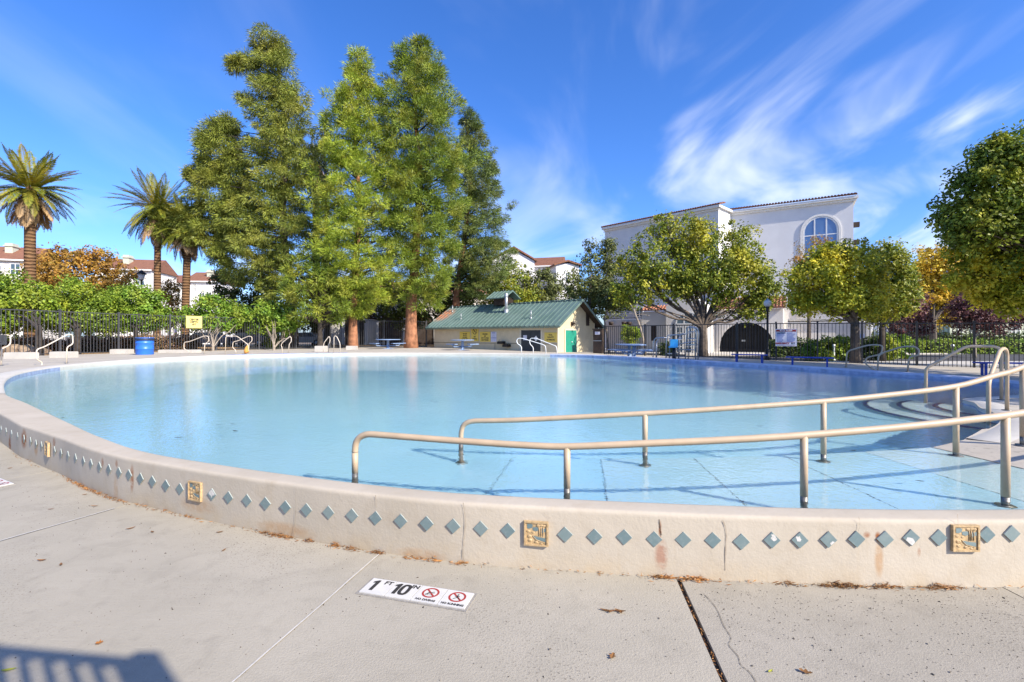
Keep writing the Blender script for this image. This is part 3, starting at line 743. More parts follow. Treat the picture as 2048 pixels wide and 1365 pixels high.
nr = [(710, 905), (711, 892), (714, 882), (720, 875), (728, 871), (740, 869), (770, 871), (820, 875), (900, 881), (1000, 888), (1080, 892.5), (1134, 893.5), (1200, 891.5), (1290, 887.5), (1450, 880.5), (1608, 871), (1800, 855), (1940, 840), (2048, 826)]
handrail('lower tan handrail standing just behind the near pool wall, closest to the viewer', nr, 14.25, [(710, 905), (1134, 894), (1608, 871), (2011, 831)], far_ext(14.25, 6.5, [1.02, 1.13, 1.2, 1.2]), GR)
fr = [(922, 880), (922.5, 866), (926, 853), (934, 846), (948, 842.5), (970, 842), (1020, 841), (1100, 837.5), (1290, 827.5), (1450, 817.5), (1650, 803), (1800, 788), (1912, 773), (1985, 753), (2048, 733)]
handrail('upper tan handrail rising out of the water on the pool side of the ramp', fr, 13.1, [(922, 880), (1290, 828), (1647, 803), (1912, 773), (2046, 734)], far_ext(13.1, 12.2, [1.42, 1.5, 1.5]), GR)

def plane_rail(name, label, cat, pxp, a, b, rad, mat, group=None, posts=(), rr=.06, sides=8, extra=()):
    pts = [vplane_hit(u, v, a, b) for u, v in pxp]; base = Vector((a[0], a[1], 0)); base.z = min(p.z for p in pts)
    t = thing(name, label, cat, base, 0, group)
    part('rail_tube', MB().tube([p - base for p in round_poly(pts, rr)], rad, sides), mat, t)
    for ex in extra:
        q = [vplane_hit(u, v, a, b) - base for u, v in ex]; part('cross_tube', MB().tube(round_poly(q, rr), rad * .9, sides), mat, t)
    m = MB()
    for e in posts: q = vplane_hit(e[0], e[1], a, b); m.lathe([(0, .015), (rad * 2.4, .012), (rad * 2.4, 0)], q - base, 10)
    if posts: part('foot_flange', m, M['rail_steel'], t)
    return t
GS = 'handrails of the curved pool steps'
a = PG(1851, 803, .30); bb = PG(2003, 800, .37)
plane_rail('step_handrail', 'tan step handrail at the far side of the curved steps, flat-topped', 'handrail', [(1851, 845), (1852, 740), (1857, 734), (1928, 696), (1938, 693), (1986, 693), (1999, 697), (2003, 707), (2003, 801)], a, bb, .024, M['rail'], GS, [(2003, 801)], .07)
a = PG(1977, 845, .30); bb = PG(2014, 821, .37)
plane_rail('step_handrail', 'tan step handrail with a narrow hairpin top, near the right edge', 'handrail', [(1977, 880), (1977, 768), (1981, 752), (1999, 703), (2005, 698), (2010, 698), (2014, 706), (2014, 822)], a, bb, .024, M['rail'], GS, [(2014, 822)], .06)

# S-shaped grab rails round the far side
GG = 'bent grab rails round the pool edge'
def grab(label, pxp, Y0, Y1=None, mat='grab', rad=.022, extra=()):
    us = [p[0] for p in pxp]; u0, u1 = min(us), max(us); Y1 = Y1 or Y0
    a = PY(u0, 700, Y0); b_ = PY(max(u1, u0 + 1), 700, Y1)
    return plane_rail('grab_rail', label, 'grab rail', pxp, (a.x, a.y), (b_.x, b_.y), rad, M[mat], GG, [pxp[-1]], .12, 8, extra)
bagrail = [(-46, 738), (-46, 700), (-30, 690), (12, 670), (21, 672), (21, 688), (14, 694), (4, 697), (2, 731)]
grab('tan bent grab rail holding a dark bag at the left edge of the photo', bagrail, 15.4, 16.4)
grab('tan bent grab rail beside the concrete blocks, second from the left', [(75, 736), (84, 731), (84, 725), (73, 719), (73, 699), (87, 695), (135, 669.5), (145, 669.5), (146, 689), (134, 694), (133, 727)], 16.5, 17.6)
grab('pale bent grab rail below the yellow depth sign', [(380, 704), (373, 701), (368, 698), (368, 685), (378, 684), (408, 672.5), (417, 672.5), (418, 683), (409.5, 688), (408.6, 708)], 26.6)
grab('pale grab rail with a straight front leg, left of the orange cloth', [(450.5, 709), (451.7, 673), (473.6, 672.5), (496, 689.5), (496.6, 709)], 27.0)
grab('pale bent grab rail behind the orange cloth', [(472, 707), (471, 700), (465, 696), (466, 684), (475, 682.5), (497.5, 672.5), (504, 674), (504, 683), (498, 687), (497, 708)], 28.0)
grab('pale bent grab rail in front of the multi-stemmed bush, between fence posts', [(564.5, 707), (564, 695), (562, 691), (564.5, 686), (580, 673), (582.6, 676), (582.6, 684), (578.5, 688), (577, 706)], 27.4)
grab('pale bent grab rail beside the small concrete block', [(647, 704), (647, 692), (648, 686), (658, 673), (660, 676), (660, 684), (657.5, 689), (657, 705)], 27.8)
grab('pale grab rail with a sloping right leg, in front of the reddish trunk', [(667.6, 706), (668, 673.5), (673, 672.5), (680, 687), (680.5, 708)], 27.4)
grab('white bent grab rail crossing the dark shed door, left one of the pair', [(1043, 710), (1043, 693), (1035, 688), (1033, 682), (1036, 677), (1044, 677), (1084, 689), (1091, 692), (1092.4, 710)], 26.6, 26.0, 'white')
grab('white bent grab rail below the capacity sign, right one of the pair', [(1066.6, 710), (1066.6, 695), (1060, 689), (1059, 681), (1062, 677), (1072, 677), (1105, 690), (1113, 693), (1114.6, 710)], 26.9, 26.2, 'white')
grab('grey bent grab rail in front of the tree trunk by the right fence', [(1752, 742), (1730, 728), (1733, 716), (1744, 713), (1763, 709), (1766, 692), (1752, 690), (1735, 691), (1694, 703), (1692, 735)], 14.6, 13.9, 'rail')
grab('grey bent grab rail beside the purple tree by the right fence', [(1755, 742), (1757, 712), (1766, 706), (1807, 693), (1831, 694), (1838, 700), (1838, 711), (1818, 714), (1815, 744)], 13.6, 13.0, 'rail')

# ------------------------------------------------------------------ fences
def fence(label, pts, ztop, zbot, step, mat, posts, group=None, w=.024, post_w=.07, rails=(.16, .06)):
    base = Vector((pts[0][0], pts[0][1], 0))
    t = thing('iron_fence', label, 'fence', base, 0, group)
    seg = [Vector((p[0], p[1], 0)) for p in pts]; zt = ztop; zb = zbot
    # rails
    for i in range(len(seg) - 1):
        a, b_ = seg[i] - base, seg[i + 1] - base
        for off, hgt in ((-.02, .045), (rails[0] * -1, .03)) if rails[0] else ((-.02, .045),):
            part('top_rail' if off == -.02 else 'second_rail', MB().bar((a.x, a.y, zt[i] + off), (b_.x, b_.y, zt[i + 1] + off), .035, hgt), mat, t)
        part('bottom_rail', MB().bar((a.x, a.y, zb[i] + rails[1] + .04), (b_.x, b_.y, zb[i + 1] + rails[1] + .04), .035, .03), mat, t)
    pk = MB().box((0, 0, .5), (w, w, 1.0)).mesh('picket'); pk.materials.append(mat)
    pm = MB().box((0, 0, .5), (post_w, post_w, 1.0)).box((0, 0, 1.01), (post_w * 1.25, post_w * 1.25, .025)).mesh('post'); pm.materials.append(mat)
    acc = 0; cnt = 0
    for i in range(len(seg) - 1):
        d = seg[i + 1] - seg[i]; ln = d.length; rz = math.atan2(d.y, d.x); s = acc
        while s < ln:
            f = s / ln; q = seg[i] + d * f - base; a_ = zb[i] + (zb[i + 1] - zb[i]) * f + rails[1]; b_ = zt[i] + (zt[i + 1] - zt[i]) * f
            o = link('picket', pk, None, t); o.location = (q.x, q.y, a_); o.scale = (1, 1, b_ - a_ - .02); o.rotation_euler = (0, 0, rz); s += step; cnt += 1
        acc = s - ln
    for q in posts:
        i, f = q; p = seg[i].lerp(seg[i + 1], f) - base; a_ = zb[i] + (zb[i + 1] - zb[i]) * f; b_ = zt[i] + (zt[i + 1] - zt[i]) * f
        o = link('post', pm, None, t); o.location = (p.x, p.y, a_ - .05); o.scale = (1, 1, b_ - a_ + .08); d = seg[i + 1] - seg[i]; o.rotation_euler = (0, 0, math.atan2(d.y, d.x))
    return t
lf = [(-60, 21.0), (0, 23.2), (120, 25.4), (237, 28.3), (340, 31), (432, 33.5), (518, 35.8), (592, 37.8), (660, 39.6), (716, 41), (768, 42), (817, 42.8), (853, 43.3)]
lfp = [PY(u, 700, Y) for u, Y in lf]
fence('tall dark iron fence running behind the left and far side of the pool', lfp, [2.72] * 13, [.36] * 13, .165, M['fence_grey'], [(i, 0) for i in range(2, 12)] + [(11, .999)], None, .025, .085, (0, .05))
rf_px = [(1209, 31.8, 2.05, .1), (1290, 29.9, 2.05, .1), (1347, 28.7, 2.06, .1), (1474, 26.3, 2.07, .12), (1552, 24.9, 2.06, .12), (1635, 24.0, 2.05, .08), (1724, 23.0, 2.03, .03), (1833, 22.0, 2.0, -.03), (1948, 21.0, 1.98, -.06), (2060, 20.0, 1.95, -.08), (2200, 19, 1.93, -.08)]
rfp = [PY(u, 700, Y) for u, Y, _, _ in rf_px]
fence('lower black iron fence on the right side, in front of the white building', rfp, [q[2] for q in rf_px], [q[3] for q in rf_px], .150, M['fence'], [(i, 0) for i in range(0, 10)], None, .022, .07, (.0, .06))
# the fence and gate post behind the viewer, whose shadow falls on the pavement
hb = 3.29
fence('iron fence with a square gate post whose shadow falls across the pavement corner', [(1.955, -.995), (-4.7, -.19)], [hb - .015, hb + .02], [0, 0], .118, M['fence'], [], None, .03, .09, (0, .1))
gp = [o for o in S.objects if o.name.startswith('iron_fence')][-1]
part('gate_post', MB().box((0, 0, hb / 2), (.10, .10, hb)), M['fence'], gp)

# ------------------------------------------------------------------ shed by the pool
SH0 = Vector((3.16, 33.0, .12)); SHR = -41
shed = thing('pool_shed', 'low cream pool shed with a green metal roof and green gable door', 'shed', SH0, R(SHR))
SM = Matrix.Rotation(R(SHR), 3, 'Z'); SI = SM.transposed()
def front_xz(u, v, y=0.0):
    a = SH0 + SM @ Vector((0, y, 0)); b_ = SH0 + SM @ Vector((-10, y, 0)); q = SI @ (vplane_hit(u, v, a, b_) - SH0); return q.x, q.z
def gable_yz(u, v):
    a = SH0; b_ = SH0 + SM @ Vector((0, 5, 0)); q = SI @ (vplane_hit(u, v, a, b_) - SH0); return q.y, q.z
SL, SD, EZ, RZ = 13.25, 4.83, 2.30, 3.86
m = MB(); y0, yr, y1 = 0, SD / 2, SD
prof_s = [(y0, -.2), (y1, -.2), (y1, EZ), (yr, RZ - .12), (y0, EZ)]
m.prism(prof_s, -SL, (0, 0, 0), (0, 1, 0), (0, 0, 1)); part('wall', m, M['cream'], shed)
xz = [front_xz(u, v) for u, v in ((868, 684.5), (1040, 690))]
zt_ = front_xz(1000, 687)[1]
m = MB(); m.box((-SL / 2, -.012, zt_), (SL, .02, .035)); part('wall_trim_shadow', m, simple('trim_shadow_line', (.16, .13, .09), .8), shed)  # trim strip coloured dark as its own shadow line
def on_front(name, u0, u1, v0, v1, mat, d=.02, parent=None, out=0.0):
    x0, z1 = front_xz(u0, v0); x1, z0 = front_xz(u1, v1); _, z1b = front_xz(u1, v0); _, z0b = front_xz(u0, v1)
    z1 = (z1 + z1b) / 2; z0 = (z0 + z0b) / 2
    m = MB(); m.box(((x0 + x1) / 2, -d / 2 - out, (z0 + z1) / 2), (x1 - x0, d, z1 - z0)); return part(name, m, mat, parent or shed), ((x0 + x1) / 2, (z0 + z1) / 2, x1 - x0, z1 - z0)
# dark double door, frame, placard
x0, z1 = front_xz(1043, 661); x1, _ = front_xz(1082, 661); zb = .0
d_ = MB(); xm = (x0 + x1) / 2
for xa, xb in ((x0, xm - .008), (xm + .008, x1)): d_.box(((xa + xb) / 2, -.025, (zb + z1) / 2), (xb - xa, .03, z1 - zb))
dd = part('double_door', d_, M['darkdoor'], shed)
f_ = MB(); fw = .16
for c, s in (((x0 - fw / 2, -.02, (zb + z1) / 2), (fw, .05, z1 - zb)), ((x1 + fw / 2, -.02, (zb + z1) / 2), (fw, .05, z1 - zb)), ((xm, -.02, z1 + .12), (x1 - x0 + 2 * fw + .1, .052, .24))): f_.box(c, s)
part('door_frame', f_, M['cream_trim'], shed)
m = MB(); m.box((x0 + .38, -.048, z1 - .55), (.34, .012, .36)); nt_ = part('notice', m, M['white_sign'], dd)
m = MB(); m.box((0, 0, 0), (.28, .012, .28), M=Matrix.Rotation(R(45), 3, 'Y')); o = part('hazard_placard', m, M['white'], dd); o.location = (x1 - .42, -.048, z1 - .60)
# gable door, lamp, louvre
ya, za = gable_yz(1130, 661); yb, _ = gable_yz(1152, 661)
m = MB(); ymid = (ya + yb) / 2
for p_, q_ in ((ya, ymid - .006), (ymid + .006, yb)): m.box((.022, (p_ + q_) / 2, za / 2), (.04, q_ - p_, za))
gd = part('gable_door', m, M['greendoor'], shed); m = MB(); m.lathe([(0, .0), (.04, 0), (.04, .05), (0, .06)], (0, 0, 0), 10); hd = part('handle', m, M['white'], gd); hd.location = (.045, ymid + .08, za * .5); hd.rotation_euler = (0, R(90), 0)
m = MB()
for p_, q_, zz, hh in ((ya - .1, ya, za / 2 + .02, za + .1), (yb, yb + .1, za / 2 + .02, za + .1)): m.box((.03, (p_ + q_) / 2, zz), (.06, q_ - p_, hh))
m.box((.03, ymid, za + .05), (.062, yb - ya, .09)); part('gable_door_frame', m, M['cream_trim'], shed)
yl, zl = gable_yz(1143, 648); m = MB(); m.box((.05, yl, zl), (.1, .22, .26)); m.bar((.08, yl, zl + .05), (.30, yl, zl - .02), .14, .08); part('wall_lamp', m, M['brownbox'], shed)
ya2, zt2 = gable_yz(1172, 626); yb2, zb2 = gable_yz(1178, 652); m = MB(); m.box((.01, (ya2 + yb2) / 2, (zt2 + zb2) / 2), (.03, yb2 - ya2, zt2 - zb2))
for k in range(6): m.box((.03, (ya2 + yb2) / 2, zb2 + (k + .5) * (zt2 - zb2) / 6), (.05, yb2 - ya2, .03))
part('louvre', m, M['brownbox'], shed)
m = MB(); m.box((.012, SD / 2, 1.0), (.02, SD, .025)); part('gable_trim', m, M['cream_trim'], shed)
m = MB(); m.box((.02, -.0, EZ / 2 - .1), (.06, .06, EZ + .1)); m.box((.02, SD, EZ / 2 - .1), (.06, .06, EZ + .1)); part('corner_board', m, M['cream_trim'], shed)
# roof: standing seam panels
OV = .55; xl, xr = -SL - .5, .55; slope = (RZ - EZ) / (SD / 2); pan = .43; npan = int((xr - xl) / pan); pan = (xr - xl) / npan
zr = RZ + .02; ye = -OV; ze = zr - slope * (SD / 2 + OV)
ln = math.hypot(SD / 2 + OV, zr - ze)
pm = MB(); pm.box((pan / 2, ln / 2, 0), (pan - .004, ln, .03)); pm.box((.03, ln / 2, .03), (.045, ln, .06)); pm.box((pan / 2, -.02, -.075), (pan - .05, .03, .15))
pme = pm.mesh('roof_panel'); pme.materials.append(M['roofgreen'])
ax = math.atan2(zr - ze, SD / 2 + OV)
roof = part('roof', MB().prism([(ye + .05, ze - .03), (SD / 2, zr - .03), (SD + OV - .05, ze - .03), (SD + OV - .05, ze - .07), (SD / 2, zr - .09), (ye + .05, ze - .07)], -(xr - xl) + .04, (xr - .02, 0, 0), (0, 1, 0), (0, 0, 1)), M['brownbox'], shed)
for k in range(npan):
    o = link('roof_panel', pme, None, roof); o.location = (xl + k * pan, ye, ze); o.rotation_euler = (ax, 0, 0)
    o = link('roof_panel', pme, None, roof); o.location = (xl + (k + 1) * pan, SD + OV, ze); o.rotation_euler = (ax, 0, math.pi)
m = MB(); nr_ = 30
for k in range(nr_):
    xa = xl + (xr - xl) * k / nr_; xb = xa + (xr - xl) / nr_ * .8; m.box(((xa + xb) / 2, SD / 2, zr + .045), (xb - xa, .26, .07))
part('ridge_cap', m, M['roofgreen'], roof)
m = MB()
for xx in (xl - .01, xr + .01):
    m.bar((xx, ye, ze - .05), (xx, SD / 2, zr - .02), .04, .16); m.bar((xx, SD / 2, zr - .02), (xx, SD + OV, ze - .05), .04, .16)
part('barge_board', m, M['roofgreen'], roof)
# flue pipe, small vents and roof cupola
def roof_hit(u, v):                                          # point on the front slope under a photo pixel
    d = Vector(((u - CX) / F, 1, (HV - v) / F)); o_ = SI @ (Vector((0, 0, CZ)) - SH0); d = SI @ d
    t = (ze + slope * (o_.y - ye) - o_.z) / (d.z - slope * d.y); return o_ + d * t
q = roof_hit(1012.5, 624); m = MB(); sc_ = (SM @ q + SH0).y / F
m.tube([(q.x, q.y, q.z - .1), (q.x, q.y, q.z + 37 * sc_)], 3.2 * sc_, 12); m.lathe([(3.9 * sc_, 0), (3.9 * sc_, 5 * sc_), (3.4 * sc_, 6 * sc_)], (q.x, q.y, q.z + 30 * sc_), 12); m.lathe([(5.5 * sc_, -.1), (4.5 * sc_, .2), (3.3 * sc_, .22)], q, 12); part('flue_pipe', m, M['steel'], roof)
for u, v, h in ((922, 639, 13), (1062, 637, 15), (905, 624, 14)):
    q = roof_hit(u, v); m = MB(); m.tube([(q.x, q.y, q.z - .05), (q.x, q.y, q.z + h * sc_)], 1.0 * sc_, 8); m.lathe([(2.6 * sc_, -.03), (1.2 * sc_, .1)], q, 8); part('vent_pipe', m, M['steel'], roof)
xc = -5.3; yc = SD / 2
for _ in range(20):
    q = SM @ Vector((xc, yc, 0)) + SH0; u_ = CX + F * q.x / q.y; xc += (1007 - u_) * q.y / F * .9
cp_ = part('cupola', MB().box((xc, yc, RZ + .26), (1.15, 1.15, .62)), M['brownbox'], roof)
m = MB()
for k in range(5):
    for sgn in (-1, 1): m.box((xc, yc + sgn * .585, RZ + .08 + k * .11), (1.1, .03, .05), M=Matrix.Rotation(R(-25 * sgn), 3, 'X')); m.box((xc + sgn * .585, yc, RZ + .08 + k * .11), (.03, 1.1, .05), M=Matrix.Rotation(R(25 * sgn), 3, 'Y'))
part('cupola_louvre', m, M['brownbox'], cp_) if False else part('cupola_louvre', m, M['brownbox'], roof)
cm = MB(); cz = RZ + .50
cm.prism([(yc - 1.0, cz), (yc, cz + .62), (yc + 1.0, cz), (yc + 1.0, cz - .06), (yc, cz + .54), (yc - 1.0, cz - .06)], -2.1, (xc + 1.05, 0, 0), (0, 1, 0), (0, 0, 1))
for k in range(6):
    xx = xc - 1.0 + k * .4
    cm.bar((xx, yc - 1.0, cz + .03), (xx, yc, cz + .65), .04, .05); cm.bar((xx, yc + 1.0, cz + .03), (xx, yc, cz + .65), .04, .05)
part('cupola_roof', cm, M['roofgreen'], roof)
# signs on the shed (each fixed sign is a thing of its own)
GSN = 'printed signs on the shed wall'
def shed_sign(name, label, u0, u1, v0, v1, mat, lines, ink, ring=False, bars=(), sx=.8):
    x0, za_ = front_xz(u0, v0); x1, zb_ = front_xz(u1, v1); w = x1 - x0; h = za_ - zb_
    c = SH0 + SM @ Vector(((x0 + x1) / 2, -.03, (za_ + zb_) / 2)); t = thing(name, label, 'sign', c, R(SHR), GSN)
    part('panel', MB().box((0, 0, 0), (w, .02, h)), mat, t)
    for txt, zf, hf, bold in lines: text_part(txt, h * hf, ink, t, (0, -.012, h * zf), (R(90), 0, 0), .006 if bold else 0, sx=sx)
    for zf, hf, wf, mt in bars: part('print_bar', MB().box((0, -.011, h * zf), (w * wf, .004, h * hf)), mt, t)
    if ring:
        m = MB(); r0 = w * .30; cz_ = h * .20; n = 24
        for k in range(n):
            a0, a1 = 2 * math.pi * k / n, 2 * math.pi * (k + 1) / n
            m.quad((r0 * math.cos(a0), -.012, cz_ + r0 * math.sin(a0)), (r0 * math.cos(a1), -.012, cz_ + r0 * math.sin(a1)), (r0 * .8 * math.cos(a1), -.012, cz_ + r0 * .8 * math.sin(a1)), (r0 * .8 * math.cos(a0), -.012, cz_ + r0 * .8 * math.sin(a0)))
        m.bar((-r0 * .6, -.012, cz_ + r0 * .6), (r0 * .6, -.012, cz_ - r0 * .6), .002, r0 * .18, up=(0, 0, 1)); part('prohibition_ring', m, M['ink'], t)
        m = MB(); m.bar((-r0 * .3, -.014, cz_ + r0 * .45), (r0 * .25, -.014, cz_ - r0 * .1), .003, r0 * .22); m.bar((-.02, -.014, cz_), (-r0 * .4, -.014, cz_ - r0 * .35), .003, r0 * .12); m.bar((0, -.014, cz_ + .0), (r0 * .45, -.014, cz_ + r0 * .12), .003, r0 * .12); part('pictogram', m, M['ink'], t)
    return t
shed_sign('rules_sign', 'yellow sign of four text lines, leftmost on the shed wall', 920, 941, 664, 682, M['yellow'], [('NO RUN', .26, .2, 1), ('OR PLAY', .06, .2, 1), ('ALLOWED', -.14, .2, 1), ('ON THE DECK', -.34, .2, 1)], M['ink'])
shed_sign('no_diving_sign', 'tall yellow sign with a crossed-out diver in a ring', 943, 957.5, 655, 683, M['yellow'], [('NO', -.18, .16, 1), ('DIVING', -.34, .16, 1)], M['ink'], True)
shed_sign('rules_sign', 'yellow sign of four text lines beside the white notice on the shed', 960, 981.5, 664, 684, M['yellow'], [('CHILDREN', .26, .19, 1), ('ARE', .06, .19, 1), ('NOT TO SWIM', -.14, .19, 1), ('UNATTENDED', -.34, .19, 1)], M['ink'])
shed_sign('paper_notice', 'white notice with dark blue bars on the shed wall', 982.3, 993.5, 664, 684, M['white_sign'], [], M['ink'], False, [(.38, .08, .6, M['blue_ink']), (-.12, .07, .9, M['blue_ink']), (.2, .02, .7, M['blue_ink']), (.1, .02, .7, M['blue_ink']), (.0, .02, .7, M['blue_ink']), (-.28, .02, .7, M['blue_ink']), (-.36, .02, .7, M['blue_ink'])])
shed_sign('capacity_sign', 'yellow pool capacity sign between the dark door and the shed corner', 1089.5, 1114.5, 665.5, 685, M['yellow'], [('POOL', .24, .22, 1), ('CAPACITY', .0, .22, 1), ('207 PERSONS', -.26, .22, 1)], M['ink'])
# drinking fountains
x0, za_ = front_xz(1000, 686); x1, zb_ = front_xz(1023, 695)
t = thing('drinking_fountain', 'pair of black drinking fountain basins mounted low on the shed wall', 'drinking fountain', SH0 + SM @ Vector(((x0 + x1) / 2, -.2, zb_)), R(SHR))
for xo, zo in ((-.27, .33), (.27, .12)):
    m = MB(); m.box((xo, 0, zo), (.52, .40, .18)); m.box((xo, 0, zo + .1), (.44, .32, .03)); m.tube([(xo - .15, -.1, zo + .1), (xo - .15, -.1, zo + .2), (xo - .08, -.06, zo + .22)], .015, 6); part('basin', m, M['black'], t)
m = MB(); m.tube([(-1.1, .17, -.5), (-1.1, .17, .30), (-.5, .17, .30)], .018, 6); part('pipe', m, M['steel'], t)

# ------------------------------------------------------------------ yellow depth sign on the left fence
a, b_ = lfp[4], lfp[5]; p0 = vplane_hit(371, 632, a, b_); p1 = vplane_hit(403, 657, a, b_); dr = (b_ - a).normalized(); nrm = Vector((dr.y, -dr.x, 0))
c = (p0 + p1) / 2 + nrm * .06; w = (Vector((p1.x, p1.y, 0)) - Vector((p0.x, p0.y, 0))).length; h = p0.z - p1.z
t = thing('depth_sign', 'pale yellow square sign reading CENTER DEPTH 6FT high on the left fence', 'sign', c, math.atan2(dr.y, dr.x))
part('panel', MB().box((0, 0, 0), (w, .02, h)), M['paleyellow'], t)
m = MB()
for s_ in ((0, h * .46, w * .92, .012), (0, -h * .46, w * .92, .012)): m.box((s_[0], -.011, s_[1]), (s_[2], .004, s_[3]))
for s_ in (-1, 1): m.box((s_ * w * .46, -.011, 0), (.012, .004, h * .9))
part('border', m, M['ink_soft'] if 'ink_soft' in M else simple('sign_border_ink', (.40, .34, .12), .6), t)
for txt, zf in (('CENTER', .20), ('DEPTH', 0.0), ('6FT', -.21)): text_part(txt, h * .215, M['ink'], t, (0, -.012, h * zf), (R(90), 0, 0), .010, sx=.9)

# warning board on the right fence
a, b_ = rfp[4], rfp[5]; p0 = vplane_hit(1551, 658.5, a, b_); p1 = vplane_hit(1593.5, 693, a, b_); dr = (b_ - a).normalized(); nrm = Vector((dr.y, -dr.x, 0))
c = (p0 + p1) / 2 + nrm * .05; w = (Vector((p1.x, p1.y, 0)) - Vector((p0.x, p0.y, 0))).length; h = p0.z - p1.z
t = thing('rules_board', 'white pool rules board with red and blue print on the right fence', 'sign', c, math.atan2(dr.y, dr.x))
part('panel', MB().box((0, 0, 0), (w, .02, h)), M['white_sign'], t)
m = MB(); m.box((0, -.012, h * .40), (w * .94, .005, h * .12)); part('red_band', m, M['red_ink'], t)
text_part('POOL RULES', h * .11, M['white'], t, (0, -.016, h * .40), (R(90), 0, 0), .004)
text_part('CAUTION', h * .10, M['ink'], t, (-w * .24, -.012, h * .265), (R(90), 0, 0), .004)
m = MB(); rs = np.random.default_rng(5)
for col in (-1, 1):
    for k in range(9):
        if col == -1 and k == 0: continue
        ww = w * rs.uniform(.25, .40); m.box((col * w * .24 + (ww - w * .4) / 2, -.0115, h * (.27 - k * .062)), (ww, .004, h * .028))
part('print_lines', m, M['blue_ink'], t)
text_part('EMERGENCY', h * .12, M['red_ink'], t, (-w * .17, -.012, -h * .345), (R(90), 0, 0), .006); text_part('911', h * .13, M['ink'], t, (w * .33, -.012, -h * .345), (R(90), 0, 0), .006)
m = MB(); m.box((0, -.0115, -h * .44), (w * .86, .004, h * .012)); m.box((0, -.0115, -h * .265), (w * .86, .004, h * .012)); part('rule_lines', m, M['red_ink'], t)
a, b_ = rfp[5], rfp[7]; p0 = vplane_hit(1720, 668, a, b_); t = thing('fence_notice', 'small pale blue notice on the fence post by the second lamp', 'notice', p0 + Vector((.06, -.07, -.1)), math.atan2(b_.y - a.y, b_.x - a.x)); part('panel', MB().box((0, 0, 0), (.19, .015, .20)), M['white_sign'], t)
m = MB()
for k in range(4): m.box((0, -.009, .06 - k * .04), (.13, .003, .012))
part('print_lines', m, M['blue_ink'], t)

# ------------------------------------------------------------------ buildings
class Wall:                                                   # a vertical facade plane; places features by their spot in the photograph at the facade's own distance
    def __init__(s, o, ang): s.o = Vector((o[0], o[1], 0)); s.a = ang; s.x = Vector((math.cos(ang), math.sin(ang), 0)); s.n = Vector((s.x.y, -s.x.x, 0))
    def hit(s, u, v):
        q = vplane_hit(u, v, s.o, s.o + s.x); return (q - s.o).dot(s.x), q.z
    def rect(s, u0, u1, v0, v1):
        x0, za = s.hit(u0, (v0 + v1) / 2); x1, _ = s.hit(u1, (v0 + v1) / 2); um = (u0 + u1) / 2
        return x0, x1, s.hit(um, v1)[1], s.hit(um, v0)[1]
def arch_pts(x0, x1, z0, z1, n=14):
    r = (x1 - x0) / 2; c = (x0 + x1) / 2; zs = max(z0, z1 - r); ry = z1 - zs
    return [(x0, z0)] + [(c - r * math.cos(math.pi * k / n), zs + ry * math.sin(math.pi * k / n)) for k in range(n + 1)] + [(x1, z0)]
def ring_prism(m, outer_, inner_, d, y):
    n = len(outer_)
    vs = [(x, y, z) for x, z in outer_] + [(x, y, z) for x, z in inner_] + [(x, y - d, z) for x, z in outer_] + [(x, y - d, z) for x, z in inner_]
    fs = []
    for i in range(n - 1):
        fs += [(2 * n + i, 2 * n + i + 1, 3 * n + i + 1, 3 * n + i), (i, i + 1, 2 * n + i + 1, 2 * n + i), (n + i, 3 * n + i, 3 * n + i + 1, n + i + 1)]
    m.add(vs, fs)
def window(parent, x0, x1, z0, z1, y=0.0, arch=False, nx=2, nz=2, fw=.09, glass='glass', deep=.0, name='window'):
    m = MB()
    if arch:
        o_ = arch_pts(x0, x1, z0, z1); c = (x0 + x1) / 2; i_ = arch_pts(x0 + fw, x1 - fw, z0 + fw, z1 - fw)
        ring_prism(m, o_, i_, .08, y + .02); m.box((c, y - .02, z0 + fw / 2), (x1 - x0 - 2 * fw, .078, fw))
        top = lambda x: (z1 - (x1 - x0) / 2 + math.sqrt(max(0, ((x1 - x0) / 2) ** 2 - (x - c) ** 2))) if z1 - z0 > (x1 - x0) / 2 else z0 + (z1 - z0) * math.sqrt(max(0, 1 - ((x - c) / ((x1 - x0) / 2)) ** 2))
    else:
        for xx in (x0 + fw / 2, x1 - fw / 2): m.box((xx, y - .02, (z0 + z1) / 2), (fw, .08, z1 - z0))
        for zz in (z0 + fw / 2, z1 - fw / 2): m.box(((x0 + x1) / 2, y - .02, zz), (x1 - x0 - 2 * fw, .078, fw))
        top = lambda x: z1
    for k in range(1, nx):
        x = x0 + (x1 - x0) * k / nx; tz = top(x) - fw * .5; m.box((x, y - .018, (z0 + tz) / 2), (fw * .8, .07, tz - z0 - fw))
    for k in range(1, nz):
        z = z0 + (z1 - z0) * k / nz
        if z < top(x0 + .12) - .05 or not arch: m.box(((x0 + x1) / 2, y - .016, z), (x1 - x0 - 2 * fw, .06, fw * .7))
    f = part(name, m, M['frame'], parent)
    poly = arch_pts(x0 + .02, x1 - .02, z0 + .02, z1 - .02) if arch else [(x0 + .02, z0 + .02), (x1 - .02, z0 + .02), (x1 - .02, z1 - .02), (x0 + .02, z1 - .02)]
    m = MB(); m.prism(poly, .015, (0, y - .008, 0), (1, 0, 0), (0, 0, 1)); part('pane', m, M[glass], f)
    return f
